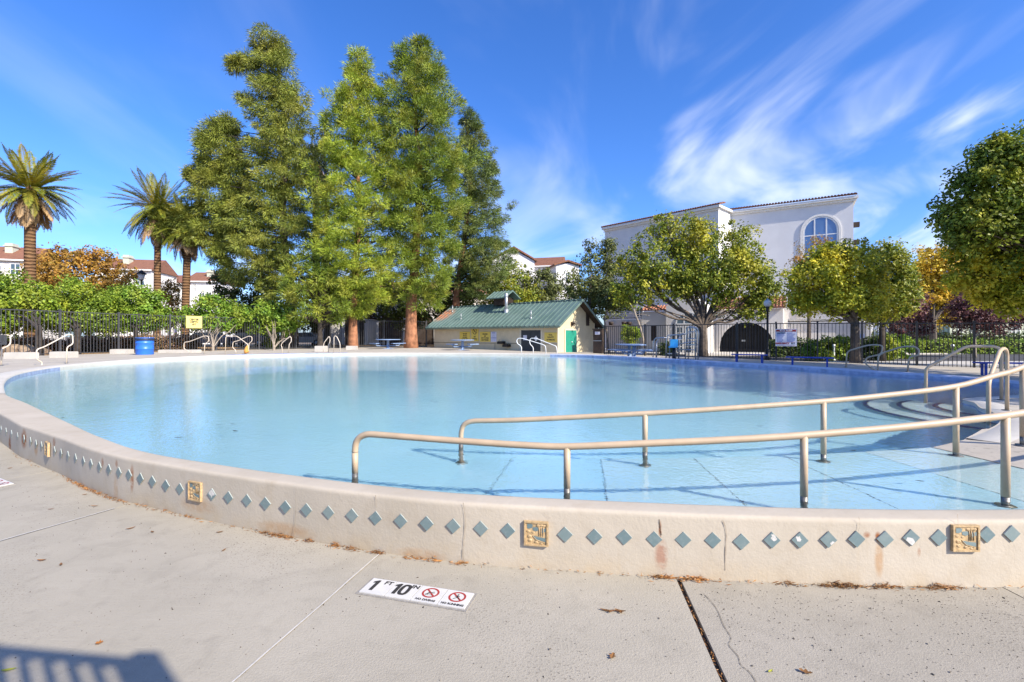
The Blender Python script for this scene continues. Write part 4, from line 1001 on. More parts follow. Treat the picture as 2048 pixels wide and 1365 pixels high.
def tile_roof(parent, a, b_, up, mat, w=.26, name='tile_course', thick=.13):
    """rows of barrel tiles running from the eave line a-b_ up the vector up"""
    a = Vector(a); b_ = Vector(b_); up = Vector(up); d = b_ - a; n = max(2, int(d.length / w)); m = MB()
    nn = d.normalized().cross(up.normalized()); nn = nn if nn.z > 0 else -nn
    m.prism([(0, 0), (d.length, 0), (d.length, up.length), (0, up.length)], .04, a - nn * .03, d.normalized(), up.normalized())
    base_ = part(name + '_base', m, mat, parent)
    m = MB(); steps = max(1, int(up.length / .42))
    for k in range(n):
        p = a + d * ((k + .5) / n)
        for s_ in range(steps):
            q0 = p + up * (s_ / steps); q1 = p + up * ((s_ + 1.08) / steps)
            m.tube([q0 + nn * .05, q1 + nn * .02], w * .36, 6, rs=[w * .42, w * .32])
    o = part(name, m, mat, parent); return stuff(o)

# the white apartment building
ap = thing('apartment_building', 'large white stucco apartment building with arched upper window behind the right fence', 'building', (32.35, 45.0, 0))
AO = Vector((32.35, 45.0, 0))
wR = Wall((32.35, 45.0), math.atan2(-.515, .857)); xR = wR.x; nR = wR.n
def sub(name, w):                                             # empty part that carries one wing's local frame
    e = bpy.data.objects.new(name, None); COL.objects.link(e); e.parent = ap; e.location = w.o - AO; e.rotation_euler = (0, 0, w.a); e.empty_display_size = .2; return e
def wbuild(name, m, mat, w):                                   # bake a mesh from wing-local to building space, as a direct part
    Q = Matrix.Rotation(w.a, 3, 'Z'); off = w.o - AO
    m.v = [tuple(Q @ Vector(p) + off) for p in m.v]; return part(name, m, mat, ap)
class WP:                                                      # parent proxy: parts are baked into the building's frame
    pass
def wlink(o, w): o.location = w.o - AO; o.rotation_euler = (0, 0, w.a); return o
LR, ZR = 12.4, 14.6
m = MB(); m.box((-LR / 2, 6, ZR / 2 - .3), (LR, 12, ZR + .2)); wbuild('wall', m, M['stucco'], wR)
m = MB(); m.box((-LR / 2 + .1, -.18, ZR - .12), (LR + .55, .36, .22)); m.box((-LR / 2 + .1, -.09, ZR - .34), (LR + .3, .18, .2)); m.box((.14, 6, ZR - .12), (.3, 12.3, .22)); wbuild('cornice', m, M['cornice'], wR)
o = tile_roof(ap, (-LR, -.42, ZR + .08), (.3, -.42, ZR + .08), (0, 1.5, .42), M['terracotta']); 
for q in [c for c in ap.children if c.name.startswith('tile_course')]: wlink(q, wR)
x0, x1, z0, z1 = wR.rect(1606, 1677, 433, 545)
m = MB(); ring_prism(m, arch_pts(x0 - .22, x1 + .22, z0, z1 + .22), arch_pts(x0 - .02, x1 + .02, z0, z1 + .02), .10, .0); wbuild('window_surround', m, M['cornice'], wR)
wlink(window(ap, x0, x1, z0, z1, 0, True, 3, 3, .14, 'glass_sky'), wR)
m = MB()
for v_ in (444, 480): 
    xx, zz = wR.hit(1712, v_); m.box((.35, 1.5, zz), (.5, .5, .45))
wbuild('wall_box', m, M['brownbox'], wR)
xx, zz = wR.hit(1712, 500); m = MB(); m.box((.5, 1.6, zz), (1.0, 2.4, .12))
for k in range(9): m.box((.98, .5 + k * .28, zz + .5), (.03, .03, .9))
m.box((.98, 1.6, zz + .95), (.04, 2.4, .05)); wbuild('balcony', m, M['iron'], wR)
# left wing, turned further towards the pool
pL = PY(1437, 409, 48.3); wL = Wall((pL.x, pL.y), math.atan2(-.725, .688)); LL = 13.9; ZL = pL.z - .15
m = MB(); m.box((-LL / 2, 5, ZL / 2 - .3), (LL, 10, ZL + .2)); wbuild('wall', m, M['stucco'], wL)
m = MB(); m.box((-LL / 2, -.18, ZL - .1), (LL + .5, .36, .22)); m.box((.13, 3, ZL - .1), (.3, 6.4, .22)); m.box((-LL / 2, -.08, ZL - .32), (LL + .2, .16, .2)); wbuild('cornice', m, M['cornice'], wL)
before = set(ap.children)
tile_roof(ap, (-LL - .3, -.42, ZL + .06), (.3, -.42, ZL + .06), (0, 1.5, .42), M['terracotta'])
for q in set(ap.children) - before: wlink(q, wL)
# ground-floor block with the arched gate
pG = PY(1566, 617, 41.8); wG = Wall((pG.x, pG.y), wR.a); ZG = pG.z
xg0 = wG.hit(1246, 650)[0]
ga = wG.rect(1439, 1548, 645, 700); ga = (ga[0], ga[1], -.25, ga[3])
def holed_front(m, x0, x1, z0, z1, ho, d=.3):
    ar = arch_pts(*ho, n=16); n = len(ar)
    m.add([(x0, 0, z0), (ho[0], 0, z0), (ho[0], 0, z1), (x0, 0, z1)], [(0, 1, 2, 3)]); m.add([(ho[1], 0, z0), (x1, 0, z0), (x1, 0, z1), (ho[1], 0, z1)], [(0, 1, 2, 3)])
    for i in range(1, n - 2):
        (xa, za), (xb, zb) = ar[i], ar[i + 1]; m.add([(xa, 0, za), (xb, 0, zb), (xb, 0, z1), (xa, 0, z1)], [(0, 1, 2, 3)])
    for i in range(n - 1):
        (xa, za), (xb, zb) = ar[i], ar[i + 1]; m.add([(xa, 0, za), (xb, 0, zb), (xb, d, zb), (xa, d, za)], [(0, 1, 2, 3)])
m = MB(); holed_front(m, ga[0] - .9, 0, -.4, ZG, ga); m.box(((ga[0] - .9) / 2, .002 + 1.9, ZG - .05), (-(ga[0] - .9), 3.8, .1)); m.box((-.06, 2, ZG / 2 - .2), (.12, 3.7, ZG + .2)); wbuild('garage_wall', m, M['stucco2'], wG)
m = MB(); m.box(((ga[0] + ga[1]) / 2, 2.2, 1.2), (ga[1] - ga[0] + .5, .1, 3.4)); wbuild('garage_shade_panel', m, M['iron'], wG)  # black panel paints the shade of the recess behind the gate
gt = MB(); nb_ = 26
for k in range(nb_ + 1):
    x = ga[0] + (ga[1] - ga[0]) * k / nb_; c = (ga[0] + ga[1]) / 2; r_ = (ga[1] - ga[0]) / 2
    zt = min(ga[3], max(.3, (ga[3] - r_ + math.sqrt(max(0, r_ * r_ - (x - c) ** 2))) if ga[3] - ga[2] > r_ else ga[2] + (ga[3] - ga[2]) * math.sqrt(max(0, 1 - ((x - c) / r_) ** 2))))
    gt.box((x, .2, (zt - .2) / 2), (.03, .03, zt + .15))
gt.box(((ga[0] + ga[1]) / 2, .2, .1), (ga[1] - ga[0], .04, .06)); gt.box(((ga[0] + ga[1]) / 2, .2, 1.7), (ga[1] - ga[0] - .2, .04, .06)); g_ = wbuild('arched_gate', gt, M['iron'], wG)
m = MB(); m.box((ga[0] + (ga[1] - ga[0]) * .45, .15, .95), (.3, .02, .16)); wbuild('gate_plate', m, M['steel'], wG)
before = set(ap.children)
xt0, _ = wG.hit(1425, 610); xt1, _ = wG.hit(1500, 610)
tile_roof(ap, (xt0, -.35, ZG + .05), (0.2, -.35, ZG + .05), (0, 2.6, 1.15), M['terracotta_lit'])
for q in set(ap.children) - before: wlink(q, wG)
# entrance gable with the arched window, left block, balcony
pE = PY(1412, 640, 40.9); wE = Wall((pE.x, pE.y), wR.a)
xe0, xe1, _, _ = wE.rect(1332, 1414, 600, 700); zE = wE.hit(1373, 583)[1]; zEe = wE.hit(1373, 612)[1]
m = MB(); m.prism([(xe0, -.4), (xe1, -.4), (xe1, zEe), ((xe0 + xe1) / 2, zE), (xe0, zEe)], -4, (0, 0, 0), (1, 0, 0), (0, 0, 1)); wbuild('entrance_gable', m, M['stucco2'], wE)
a_ = wE.rect(1351, 1404, 624, 650); wlink(window(ap, a_[0], a_[1], a_[2], a_[3], -.02, True, 3, 2, .12), wE)
for k in range(3):
    wdt = (a_[1] - a_[0]) / 3; wlink(window(ap, a_[0] + k * wdt + .04, a_[0] + (k + 1) * wdt - .04, -.15, a_[2] - .12, -.02, False, 2, 4, .10, name='french_door'), wE)
pB = PY(1333, 640, 43.8); wB = Wall((pB.x, pB.y), wR.a); xb0 = wB.hit(1283, 640)[0]; zb1 = wB.hit(1305, 622)[1]
m = MB(); m.box((xb0 / 2, 2, zb1 / 2 - .2), (-xb0, 4, zb1 + .2)); wbuild('side_block', m, M['stucco2'], wB)
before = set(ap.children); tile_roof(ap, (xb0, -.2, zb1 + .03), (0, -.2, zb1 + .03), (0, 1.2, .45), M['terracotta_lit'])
for q in set(ap.children) - before: wlink(q, wB)
a_ = wB.rect(1303, 1313, 652, 682); m = MB(); m.box(((a_[0] + a_[1]) / 2, -.01, (a_[2] + a_[3]) / 2), (a_[1] - a_[0], .05, a_[3] - a_[2])); wbuild('side_door', m, M['brownbox'], wB)
pV = PY(1284, 640, 46.8); wV = Wall((pV.x, pV.y), wL.a); xv0 = wV.hit(1212, 640)[0]; zv0 = wV.hit(1250, 639)[1]; zv1 = wV.hit(1250, 622)[1]
m = MB(); m.box((xv0 / 2, 1.2, zv0 / 2 - .2), (-xv0, 2.4, zv0 + .3)); wbuild('lower_block', m, M['stucco2'], wV)
m = MB(); nb_ = 34
for k in range(nb_ + 1): m.box((xv0 + (0 - xv0) * k / nb_, .06, (zv0 + zv1) / 2), (.035, .035, zv1 - zv0))
m.box((xv0 / 2, .06, zv1), (-xv0, .05, .06)); m.box((xv0 / 2, .06, zv0 + .12), (-xv0, .05, .05)); wbuild('balcony_rail', m, M['iron'], wV)
for u in (1226, 1252, 1262):
    xx, zz = wV.hit(u, 645); m = MB(); m.lathe([(0, 0), (.2, 0), (.26, .34), (.2, .34), (.18, .28)], (xx, -.35, zz - .3), 10); wbuild('flower_pot', m, M['brownbox'], wV)
a_ = wV.rect(1248, 1262, 612, 634); wlink(window(ap, a_[0], a_[1], a_[2], a_[3], 2.3, False, 2, 2, .1), wV)
# right lower wing with balcony parapets
pW = PY(1738, 640, 40.2); wW = Wall((pW.x, pW.y), wR.a); xw0 = wW.hit(1571, 650)[0]
zp0, zp1 = wW.hit(1650, 637)[1], wW.hit(1650, 615)[1]; zw1 = wW.hit(1650, 643)[1]
m = MB(); m.box((xw0 / 2, 2.2, zw1 / 2 - .25), (-xw0, 3.2, zw1 + .3)); m.box((xw0 / 2, .4, (zp0 + zp1) / 2), (-xw0, .2, zp1 - zp0)); m.box((-.1, 2, (zp0 + zp1) / 2), (.2, 3, zp1 - zp0)); wbuild('balcony_wing', m, M['stucco2'], wW)
m = MB(); m.box((xw0 / 2, 2.2, (zp0 + zw1) / 2), (-xw0 + .1, 3.3, .14)); wbuild('balcony_slab', m, M['cornice'], wW)
for u0, u1 in ((1590, 1602), (1622, 1646), (1690, 1706)):
    a_ = wW.rect(u0, u1, 596, 632); wlink(window(ap, a_[0], a_[1], a_[2], a_[3], 3.4, False, 2, 2, .1), wW)
for u, nm in ((1571, 0), (1738, 0)):
    xx, _ = wW.hit(u, 640); m = MB(); m.box((xx, .5, 1.9), (.34, .5, 4.4)); wbuild('pilaster', m, M['cornice'], wW)
m = MB(); a_ = wW.rect(1596, 1606, 615, 635)
for k in range(6): m.box((a_[0] + (a_[1] - a_[0]) * k / 5, .2, (a_[2] + a_[3]) / 2), (.03, .03, a_[3] - a_[2]))
wbuild('balcony_rail', m, M['iron'], wW)

def house(name, label, u0, u1, v_eave, v_ridge, Y, ang, depth, wallm, roofm, wins=(), chim=(), gable=False, zb=-.25, group=None):
    """house seen from afar: wall body, pitched roof, windows, chimneys"""
    p1_ = PY(u1, v_eave, Y); w = Wall((p1_.x, p1_.y), R(ang)); ze_ = p1_.z; x0 = w.hit(u0, v_eave)[0]
    zr_ = w.hit((u0 + u1) / 2, v_ridge)[1] + (.12 * depth if not gable else 0)
    t = thing(name, label, 'building', (p1_.x, p1_.y, zb), R(ang), group); ze_ -= zb; zr_ -= zb
    if gable:
        part('wall', MB().prism([(x0, 0), (0, 0), (0, ze_), (x0 / 2, zr_ - .2), (x0, ze_)], -depth, (0, 0, 0), (1, 0, 0), (0, 0, 1)), wallm, t)
        m = MB(); hw = -x0 / 2
        m.prism([(x0 - .4, ze_ - .15), (x0 / 2, zr_), (.4, ze_ - .15), (.4, ze_ + .1), (x0 / 2, zr_ + .28), (x0 - .4, ze_ + .1)], -depth - .6, (0, -.4, 0), (1, 0, 0), (0, 0, 1))
        rf = part('roof', m, roofm, t)
    else:
        part('wall', MB().box((x0 / 2, depth / 2, ze_ / 2), (-x0, depth, ze_)), wallm, t)
        m = MB(); m.prism([(-.5, ze_ + .02), (depth / 2, zr_), (depth + .5, ze_ + .02)], x0 - .6, (.3, 0, 0), (0, 1, 0), (0, 0, 1)); rf = part('roof', m, roofm, t)
        part('fascia', MB().box((x0 / 2, -.36, ze_ - .02), (-x0 + .7, .3, .2)), M['frame'], t)
    for (a, b_, c, d) in wins:
        q = w.rect(a, b_, c, d); window(t, q[0], q[1], q[2] - zb, q[3] - zb, 0, False, 2, 2, .12)
    for (a, b_, v_) in chim:
        xa = w.hit(a, v_)[0]; xb = w.hit(b_, v_)[0]; zt = w.hit(a, v_)[1] - zb
        part('chimney', MB().box(((xa + xb) / 2, depth * .3, (ze_ + zt) / 2), (xb - xa, 1.4, zt - ze_ + 1)).box(((xa + xb) / 2, depth * .3, zt + .1), (xb - xa + .3, 1.7, .16)), M['wall_green'], rf)
    return t, w
GT = 'townhouses beyond the trees on the left'
house('townhouse', 'cream townhouse with brown hipped roof behind the leftmost palm', -60, 58, 522, 499, 70, 18, 9, M['stucco2'], M['shingle'], [(20, 42, 527, 552), (-14, 4, 530, 552), (47, 54, 530, 548)], [(-10, 6, 488)], group=GT)
house('townhouse', 'townhouse with brown roof and square chimney above the orange tree', 190, 300, 541, 524, 78, 12, 9, M['stucco2'], M['shingle'], [(270, 290, 552, 572), (240, 256, 552, 572), (272, 290, 584, 604)], [(231, 243, 512)], group=GT)
house('townhouse', 'narrow townhouse with orange-brown roof between the two dark palm trunks', 322, 366, 568, 556, 88, 8, 8, M['stucco'], M['shingle'], [(348, 360, 575, 595), (330, 340, 580, 600), (348, 360, 605, 625)], [], group=GT)
house('townhouse', 'pale townhouse with tall chimney right of the second dark palm trunk', 372, 432, 564, 550, 90, 6, 8, M['stucco'], M['shingle'], [(386, 393, 566, 584), (398, 410, 585, 605), (386, 393, 600, 620), (412, 424, 585, 605)], [(404, 414, 543)], group=GT)
GC = 'white apartment houses behind the shed'
house('apartment_house', 'white gabled apartment house with red tile roof behind the tall dark conifer', 985, 1069, 522, 497, 78, 8, 12, M['stucco'], M['terracotta'], [(1036, 1046, 540, 560)], [], True, group=GC)
house('apartment_house', 'long white apartment house with red tile roof above the olive trees', 1060, 1118, 532, 520, 80, -14, 10, M['stucco'], M['terracotta'], [(1080, 1090, 545, 560), (1102, 1110, 548, 562)], group=GC)
house('apartment_house', 'small gabled white apartment end with red tile roof, rightmost behind the shed', 1112, 1158, 531, 524, 76, 10, 10, M['stucco'], M['terracotta'], [(1130, 1140, 545, 565)], [], True, group=GC)
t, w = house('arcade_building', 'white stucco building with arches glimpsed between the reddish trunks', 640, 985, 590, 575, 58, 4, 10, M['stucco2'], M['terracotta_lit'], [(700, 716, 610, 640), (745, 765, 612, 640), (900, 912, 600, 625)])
for u0, u1 in ((758, 806), (830, 868), (690, 730)):
    q = w.rect(u0, u1, 628, 695); m = MB(); ring_prism(m, arch_pts(q[0] - .3, q[1] + .3, .0, q[3] + .55), arch_pts(q[0], q[1], .0, q[3] + .25), .25, -.02); part('arch_surround', m, M['stucco'], t)
    m = MB(); m.prism(arch_pts(q[0], q[1], 0, q[3] + .25), .05, (0, -.03, 0), (1, 0, 0), (0, 0, 1)); part('arch_shade_panel', m, M['brownbox'], t)  # solid dark panel, the shade inside the arch put into its colour
t, w = house('siding_house', 'pale green house with grey roof behind the purple-leaved trees', 1900, 2140, 636, 590, 62, -6, 12, M['wall_green'], M['fence_grey'], [(1940, 1955, 650, 680), (2022, 2040, 645, 680), (1915, 1925, 650, 680)])
house('white_annex', 'white flat annex with one blue window behind the right trees', 1722, 1775, 600, 594, 46, -10, 8, M['stucco'], M['cornice'], [(1730, 1741, 611, 622)])

# ------------------------------------------------------------------ foliage
def leaf_mesh(name, P, D, U, Ln, Wd, mat, tri=False):
    """many leaf-sized faces: centre P, direction D, side U, length Ln, width Wd"""
    n = len(P); D = D / np.linalg.norm(D, axis=1, keepdims=True)
    U = U - (U * D).sum(1, keepdims=True) * D; U = U / (np.linalg.norm(U, axis=1, keepdims=True) + 1e-9)
    Ln = Ln[:, None]; Wd = Wd[:, None]
    if tri: V = np.stack([P - U * Wd / 2, P + U * Wd / 2, P + D * Ln], 1); k = 3
    else: V = np.stack([P - D * Ln / 2, P + U * Wd / 2 + D * Ln * .05, P + D * Ln / 2, P - U * Wd / 2 + D * Ln * .05], 1); k = 4
    me = bpy.data.meshes.new(name); me.vertices.add(n * k); me.vertices.foreach_set('co', V.reshape(-1).astype(np.float32))
    me.loops.add(n * k); me.loops.foreach_set('vertex_index', np.arange(n * k, dtype=np.int32))
    me.polygons.add(n); me.polygons.foreach_set('loop_start', np.arange(0, n * k, k, dtype=np.int32)); me.polygons.foreach_set('loop_total', np.full(n, k, dtype=np.int32))
    me.update(calc_edges=True); me.materials.append(mat); return me
def rnd_dir(n, r): d = r.normal(size=(n, 3)); return d / np.linalg.norm(d, axis=1, keepdims=True)
LEAF_GAIN = 1.65
LEAVES = {
 'green': leafmat('leaf_green', [(.05, .085, .012), (.10, .145, .018), (.17, .21, .025), (.06, .10, .014)], (.24, .25, .03), cs=.9),
 'tree': leafmat('leaf_autumn_green', [(.06, .095, .012), (.125, .165, .018), (.22, .235, .024), (.08, .12, .014), (.28, .27, .03)], (.33, .30, .03), cs=.55),
 'lime': leafmat('leaf_lime', [(.14, .18, .015), (.26, .27, .02), (.38, .36, .03), (.11, .15, .015)], (.44, .37, .03), cs=.7),
 'hedge': leafmat('leaf_hedge', [(.07, .125, .012), (.115, .18, .016), (.20, .26, .025), (.05, .095, .012)], (.21, .235, .025), cs=.8),
 'bush': leafmat('leaf_glossy', [(.06, .13, .015), (.11, .19, .02), (.16, .24, .03)], (.20, .24, .03), cs=1.2),
 'dark': leafmat('leaf_dark_green', [(.030, .048, .012), (.05, .075, .016), (.075, .10, .02)], cs=.6),
 'olive': leafmat('leaf_olive', [(.05, .065, .02), (.085, .10, .03), (.12, .13, .04), (.14, .15, .06)], (.12, .14, .03), cs=.5),
 'orange': leafmat('leaf_orange_brown', [(.20, .10, .02), (.27, .145, .03), (.33, .19, .035), (.14, .08, .02)], (.22, .16, .03), cs=.5),
 'yellow': leafmat('leaf_yellow', [(.40, .26, .02), (.50, .34, .03), (.34, .25, .03), (.24, .20, .02)], (.46, .28, .02), cs=.5),
 'purple': leafmat('leaf_purple', [(.085, .035, .04), (.13, .055, .06), (.17, .08, .08), (.06, .03, .03)], (.12, .06, .05), cs=.8),
 'pink': leafmat('leaf_pink_brown', [(.22, .12, .09), (.16, .12, .05), (.30, .17, .14), (.10, .10, .03)], cs=1.5),
 'pineA': leafmat('needle_olive', [(.09, .118, .02), (.14, .168, .028), (.195, .21, .035), (.07, .09, .018)], (.175, .175, .03), tr=.12, cs=.5),
 'pineB': leafmat('needle_yellow_green', [(.11, .16, .016), (.185, .24, .022), (.26, .305, .03), (.085, .125, .015)], (.25, .25, .035), tr=.12, cs=.7),
 'pineC': leafmat('needle_green', [(.075, .118, .014), (.125, .17, .02), (.17, .215, .026), (.055, .09, .012)], (.19, .195, .025), tr=.12, cs=.6),
 'pineD': leafmat('needle_grey_green', [(.055, .085, .022), (.085, .12, .028), (.12, .155, .035), (.05, .07, .02)], (.12, .13, .03), tr=.1, cs=.5),
 'palm': leafmat('palm_green', [(.05, .075, .010), (.11, .125, .014), (.18, .17, .018)], (.22, .18, .022), tr=.15, cs=.5),
 'palm_dry': leafmat('palm_dry', [(.22, .14, .07), (.30, .20, .11), (.16, .10, .05)], tr=.1),
}
def clump_cloud(B, n_cl, r):
    """clump centres spread in a list of ellipsoids (centre, radii), towards their outside; returns centres, outward dirs, radii"""
    vol = np.array([b[1][0] * b[1][1] + b[1][0] * b[1][2] for b in B]); pr = vol / vol.sum(); idx = r.choice(len(B), n_cl, p=pr)
    c = np.array([B[i][0] for i in idx]); s = np.array([B[i][1] for i in idx]); d = rnd_dir(n_cl, r); rho = r.uniform(.3, 1.0, n_cl) ** .55 * (1 + .2 * np.minimum(np.abs(r.normal(size=n_cl)), 1.1) ** 1.5)
    return c + d * s * rho[:, None], d, idx
def blobs_px(bl, Y):
    out = []
    for b_ in bl:
        u, v, ru, rv = b_[:4]; dy = b_[4] if len(b_) > 4 else 0; Yd = Y + dy; p = PY(u, v, Yd)
        out.append((np.array(p), np.array((px(ru, Yd), max(px(ru, Yd) * .85, .4), px(rv, Yd)))))
    return out
def crown_leaves(B, base, n_cl, per, rc, ls, mat, r, name='crown', droop=0.0, parent=None, flat=1.0):
    cc, dd, _ = clump_cloud(B, n_cl, r)
    n = n_cl * per; ci = np.repeat(np.arange(n_cl), per)
    sz = r.uniform(.35, 1.45, n_cl)[ci] * rc
    e = rnd_dir(n, r); rad = r.uniform(.2, 1, n) ** .5
    P = cc[ci] + e * (sz * rad)[:, None] * np.array((1, 1, flat)) - np.array(base)
    nrm = e * .5 + dd[ci] * .4 + np.array((0, 0, .5)) + r.normal(size=(n, 3)) * .55
    D = np.cross(nrm, r.normal(size=(n, 3))); D[:, 2] -= droop
    U = np.cross(nrm, D)
    Ln = r.uniform(.7, 1.4, n) * ls; me = leaf_mesh(name, P, D, U, Ln, Ln * r.uniform(.45, .7, n), mat)
    return link(name, me, None, parent)
def limbs(t, base, top_z, tr, targets, mat, r, name='trunk', lean=(0, 0), fork=None):
    b0 = Vector((0, 0, -.15)); fk = fork if fork is not None else top_z * .45
    f = Vector((lean[0], lean[1], fk)); m = MB()
    m.tube([(0, 0, -.15), (lean[0] * .25, lean[1] * .25, fk * .33), (lean[0] * .7, lean[1] * .7, fk * .7), f], tr, 10, rs=[tr * 1.35, tr * 1.0, tr * .88, tr * .8])
    tk = part(name, m, mat, t); m = MB()
    for q in targets:
        q = Vector(q) - Vector(base); mid = f.lerp(q, .45) + Vector((r.normal() * .25, r.normal() * .25, -.15 + r.normal() * .2)); rr = tr * r.uniform(.28, .5)
        pts = smooth_pts([f - Vector((0, 0, .25)), f.lerp(mid, .5) + Vector((0, 0, .1)), mid, q], n=3); k = len(pts)
        m.tube(pts, rr, 6, rs=[rr * (1 - .85 * i / (k - 1)) for i in range(k)])
        for _ in range(2):
            a = pts[int(k * r.uniform(.4, .8))]; e = q + Vector(tuple(r.normal(size=3) * .35)); m.tube([a, a.lerp(e, .5) + Vector((0, 0, .12)), e], rr * .35, 5, rs=[rr * .4, rr * .25, rr * .08])
    part('limbs', m, mat, t); return tk
def broad(name, label, cat, base, tr, bl, Y, mat, n_cl, per, rc, ls, seed, bark='bark', group=None, fork=None, lean=(0, 0), droop=.2, maxlimb=9):
    r = np.random.default_rng(seed); B = blobs_px(bl, Y) if Y else bl
    core = list(B)
    if tr and Y:                                              # smaller outlying leaf masses that break up the outline
        for c_, s__ in core:
            for q_ in range(3): d_ = rnd_dir(1, r)[0]; B = B + [(c_ + d_ * s__ * r.uniform(.85, 1.1), s__ * r.uniform(.22, .40))]
    t = thing(name, label, cat, base, 0, group)
    crown_leaves(B, base, n_cl, per, rc, ls, LEAVES[mat], r, 'crown', droop, t)
    if tr:
        tg = [b_[0] + rnd_dir(1, r)[0] * b_[1] * .35 for b_ in core for _ in range(2)][:maxlimb * 2]
        limbs(t, base, max(b_[0][2] for b_ in B) - base[2], tr, tg, M[bark], r, fork=fork, lean=lean)
    return t
# conifers: branches with tufts of needles along their outer part
def conifer(name, label, u_base, Y, rows, mat, n_cl, per, rc, nl, nw, seed, bark, tr, zbase=.3, group=None, droop=.0, extra=(), lean_top=None, up=.35, lobes=.2, low_trunk=True, inner=.55):
    r = np.random.default_rng(seed); pb = PY(u_base, 700, Y); base = Vector((pb.x, pb.y, zbase))
    t = thing(name, label, 'tree', base, 0, group)
    vs_ = np.array([q[0] for q in rows], float); ul = np.array([q[1] for q in rows], float); ur = np.array([q[2] for q in rows], float)
    wd = np.maximum(ur - ul, 4); vv = np.linspace(vs_[0], vs_[-1], 400); ww = np.interp(vv, vs_, wd); pr = ww ** 1.0; pr /= pr.sum()
    v = r.choice(vv, n_cl, p=pr) + r.normal(size=n_cl) * 3
    v = np.clip(v, vs_[0], vs_[-1])
    lvl = np.round(v / 15) * 15 + r.normal(size=n_cl) * 3.5; v = np.clip(np.where(r.uniform(size=n_cl) < .75, lvl, v), vs_[0], vs_[-1] + 5)
    L_ = np.interp(v, vs_, ul); R_ = np.interp(v, vs_, ur); uc = (L_ + R_) / 2; hw = (R_ - L_) / 2
    th = r.uniform(0, 2 * np.pi, n_cl); rho = np.where(r.uniform(size=n_cl) < .15, r.uniform(.02, .5, n_cl), r.uniform(inner ** 2, 1, n_cl) ** .5)
    ph = (np.round(v / 15) * 2.399) % 6.283
    lob = 1 - lobes * .35 + lobes * .65 * np.cos(3 * th + ph * 3)
    rho = rho * lob * (1 + .16 * np.clip((v - vs_[0]) / 120, .1, 1) * np.minimum(np.abs(r.normal(size=n_cl)), 1.6) ** 1.5)
    X = (uc - CX) / F * Y + hw / F * Y * rho * np.cos(th); Yd = Y + hw / F * Y * rho * np.sin(th) * .95; Z = CZ + (HV - v) / F * Y
    Z = Z + (up * rho - .1) * 0 - droop * rho * hw / F * Y * .25
    cc = np.stack([X, Yd, Z], 1); ax = np.stack([np.cos(th), np.sin(th), np.full(n_cl, up) - droop], 1)
    for (u, v_, ru, rv, cnt) in extra:
        e = rnd_dir(cnt, r) * (r.uniform(.3, 1, cnt) ** .5)[:, None]; sc3 = np.array((px(ru, Y), px(ru, Y) * .8, px(rv, Y)))
        cc = np.concatenate([cc, np.array(PY(u, v_, Y)) + e * sc3]); q = e.copy(); q[:, 2] += up - droop; ax = np.concatenate([ax, q])
    nc = len(cc); n = nc * per; ci = np.repeat(np.arange(nc), per)
    e = rnd_dir(n, r); sz = (r.uniform(.6, 1.35, nc) * rc)[ci]
    P = cc[ci] + e * (sz * r.uniform(.25, .85, n))[:, None] * np.array((1, 1, .58)) - np.array(base)
    D = ax[ci] * .45 + e * 1.0 + r.normal(size=(n, 3)) * .22; D[:, 2] -= droop * .8
    U = np.cross(D, r.normal(size=(n, 3))); Ln = r.uniform(.7, 1.3, n) * nl
    me = leaf_mesh('crown', P, D, U, Ln, r.uniform(.7, 1.3, n) * nw, LEAVES[mat], True); link('crown', me, None, t)
    # trunk and branches
    ztop = CZ + (HV - rows[0][0]) / F * Y - zbase; xt = ((rows[0][1] + rows[0][2]) / 2 - u_base) / F * Y
    pts = []; rs_ = []
    for k in range(12):
        f = k / 11; vr = HV - ((zbase + ztop * f) - CZ) * F / Y
        mid = (np.interp(vr, vs_, (ul + ur) / 2) - u_base) / F * Y if vr < vs_[-1] else 0
        w_ = min(1, max(0, (vs_[-1] - vr) / 250)); pts.append((mid * w_ * .8, 0, ztop * f * .97 - .2)); rs_.append(tr * (1.25 if k == 0 else 1) * (1 - .93 * f) + .01)
    tk = part('trunk', MB().tube(smooth_pts(pts, n=2), tr, 12, rs=list(np.interp(np.linspace(0, 11, 23), range(12), rs_))), M[bark], t)
    m = MB(); sel = r.choice(nc, min(nc, 110), replace=False)
    for i in sel:
        q = cc[i] - np.array(base); f = max(.08, min(.97, (q[2] - .4) / ztop)); o_ = Vector(pts[0]).lerp(Vector(pts[-1]), f); k = f * 11; i0 = min(10, int(k)); o_ = Vector(pts[i0]).lerp(Vector(pts[i0 + 1]), k - i0)
        q = Vector(q); mid = o_.lerp(q, .5) + Vector((0, 0, .15)); m.tube([o_, mid, q], .05, 5, rs=[.075, .05, .015])
    part('branches', m, M['bark_dark'], t)
    return t
GP = 'tall conifers behind the pool'
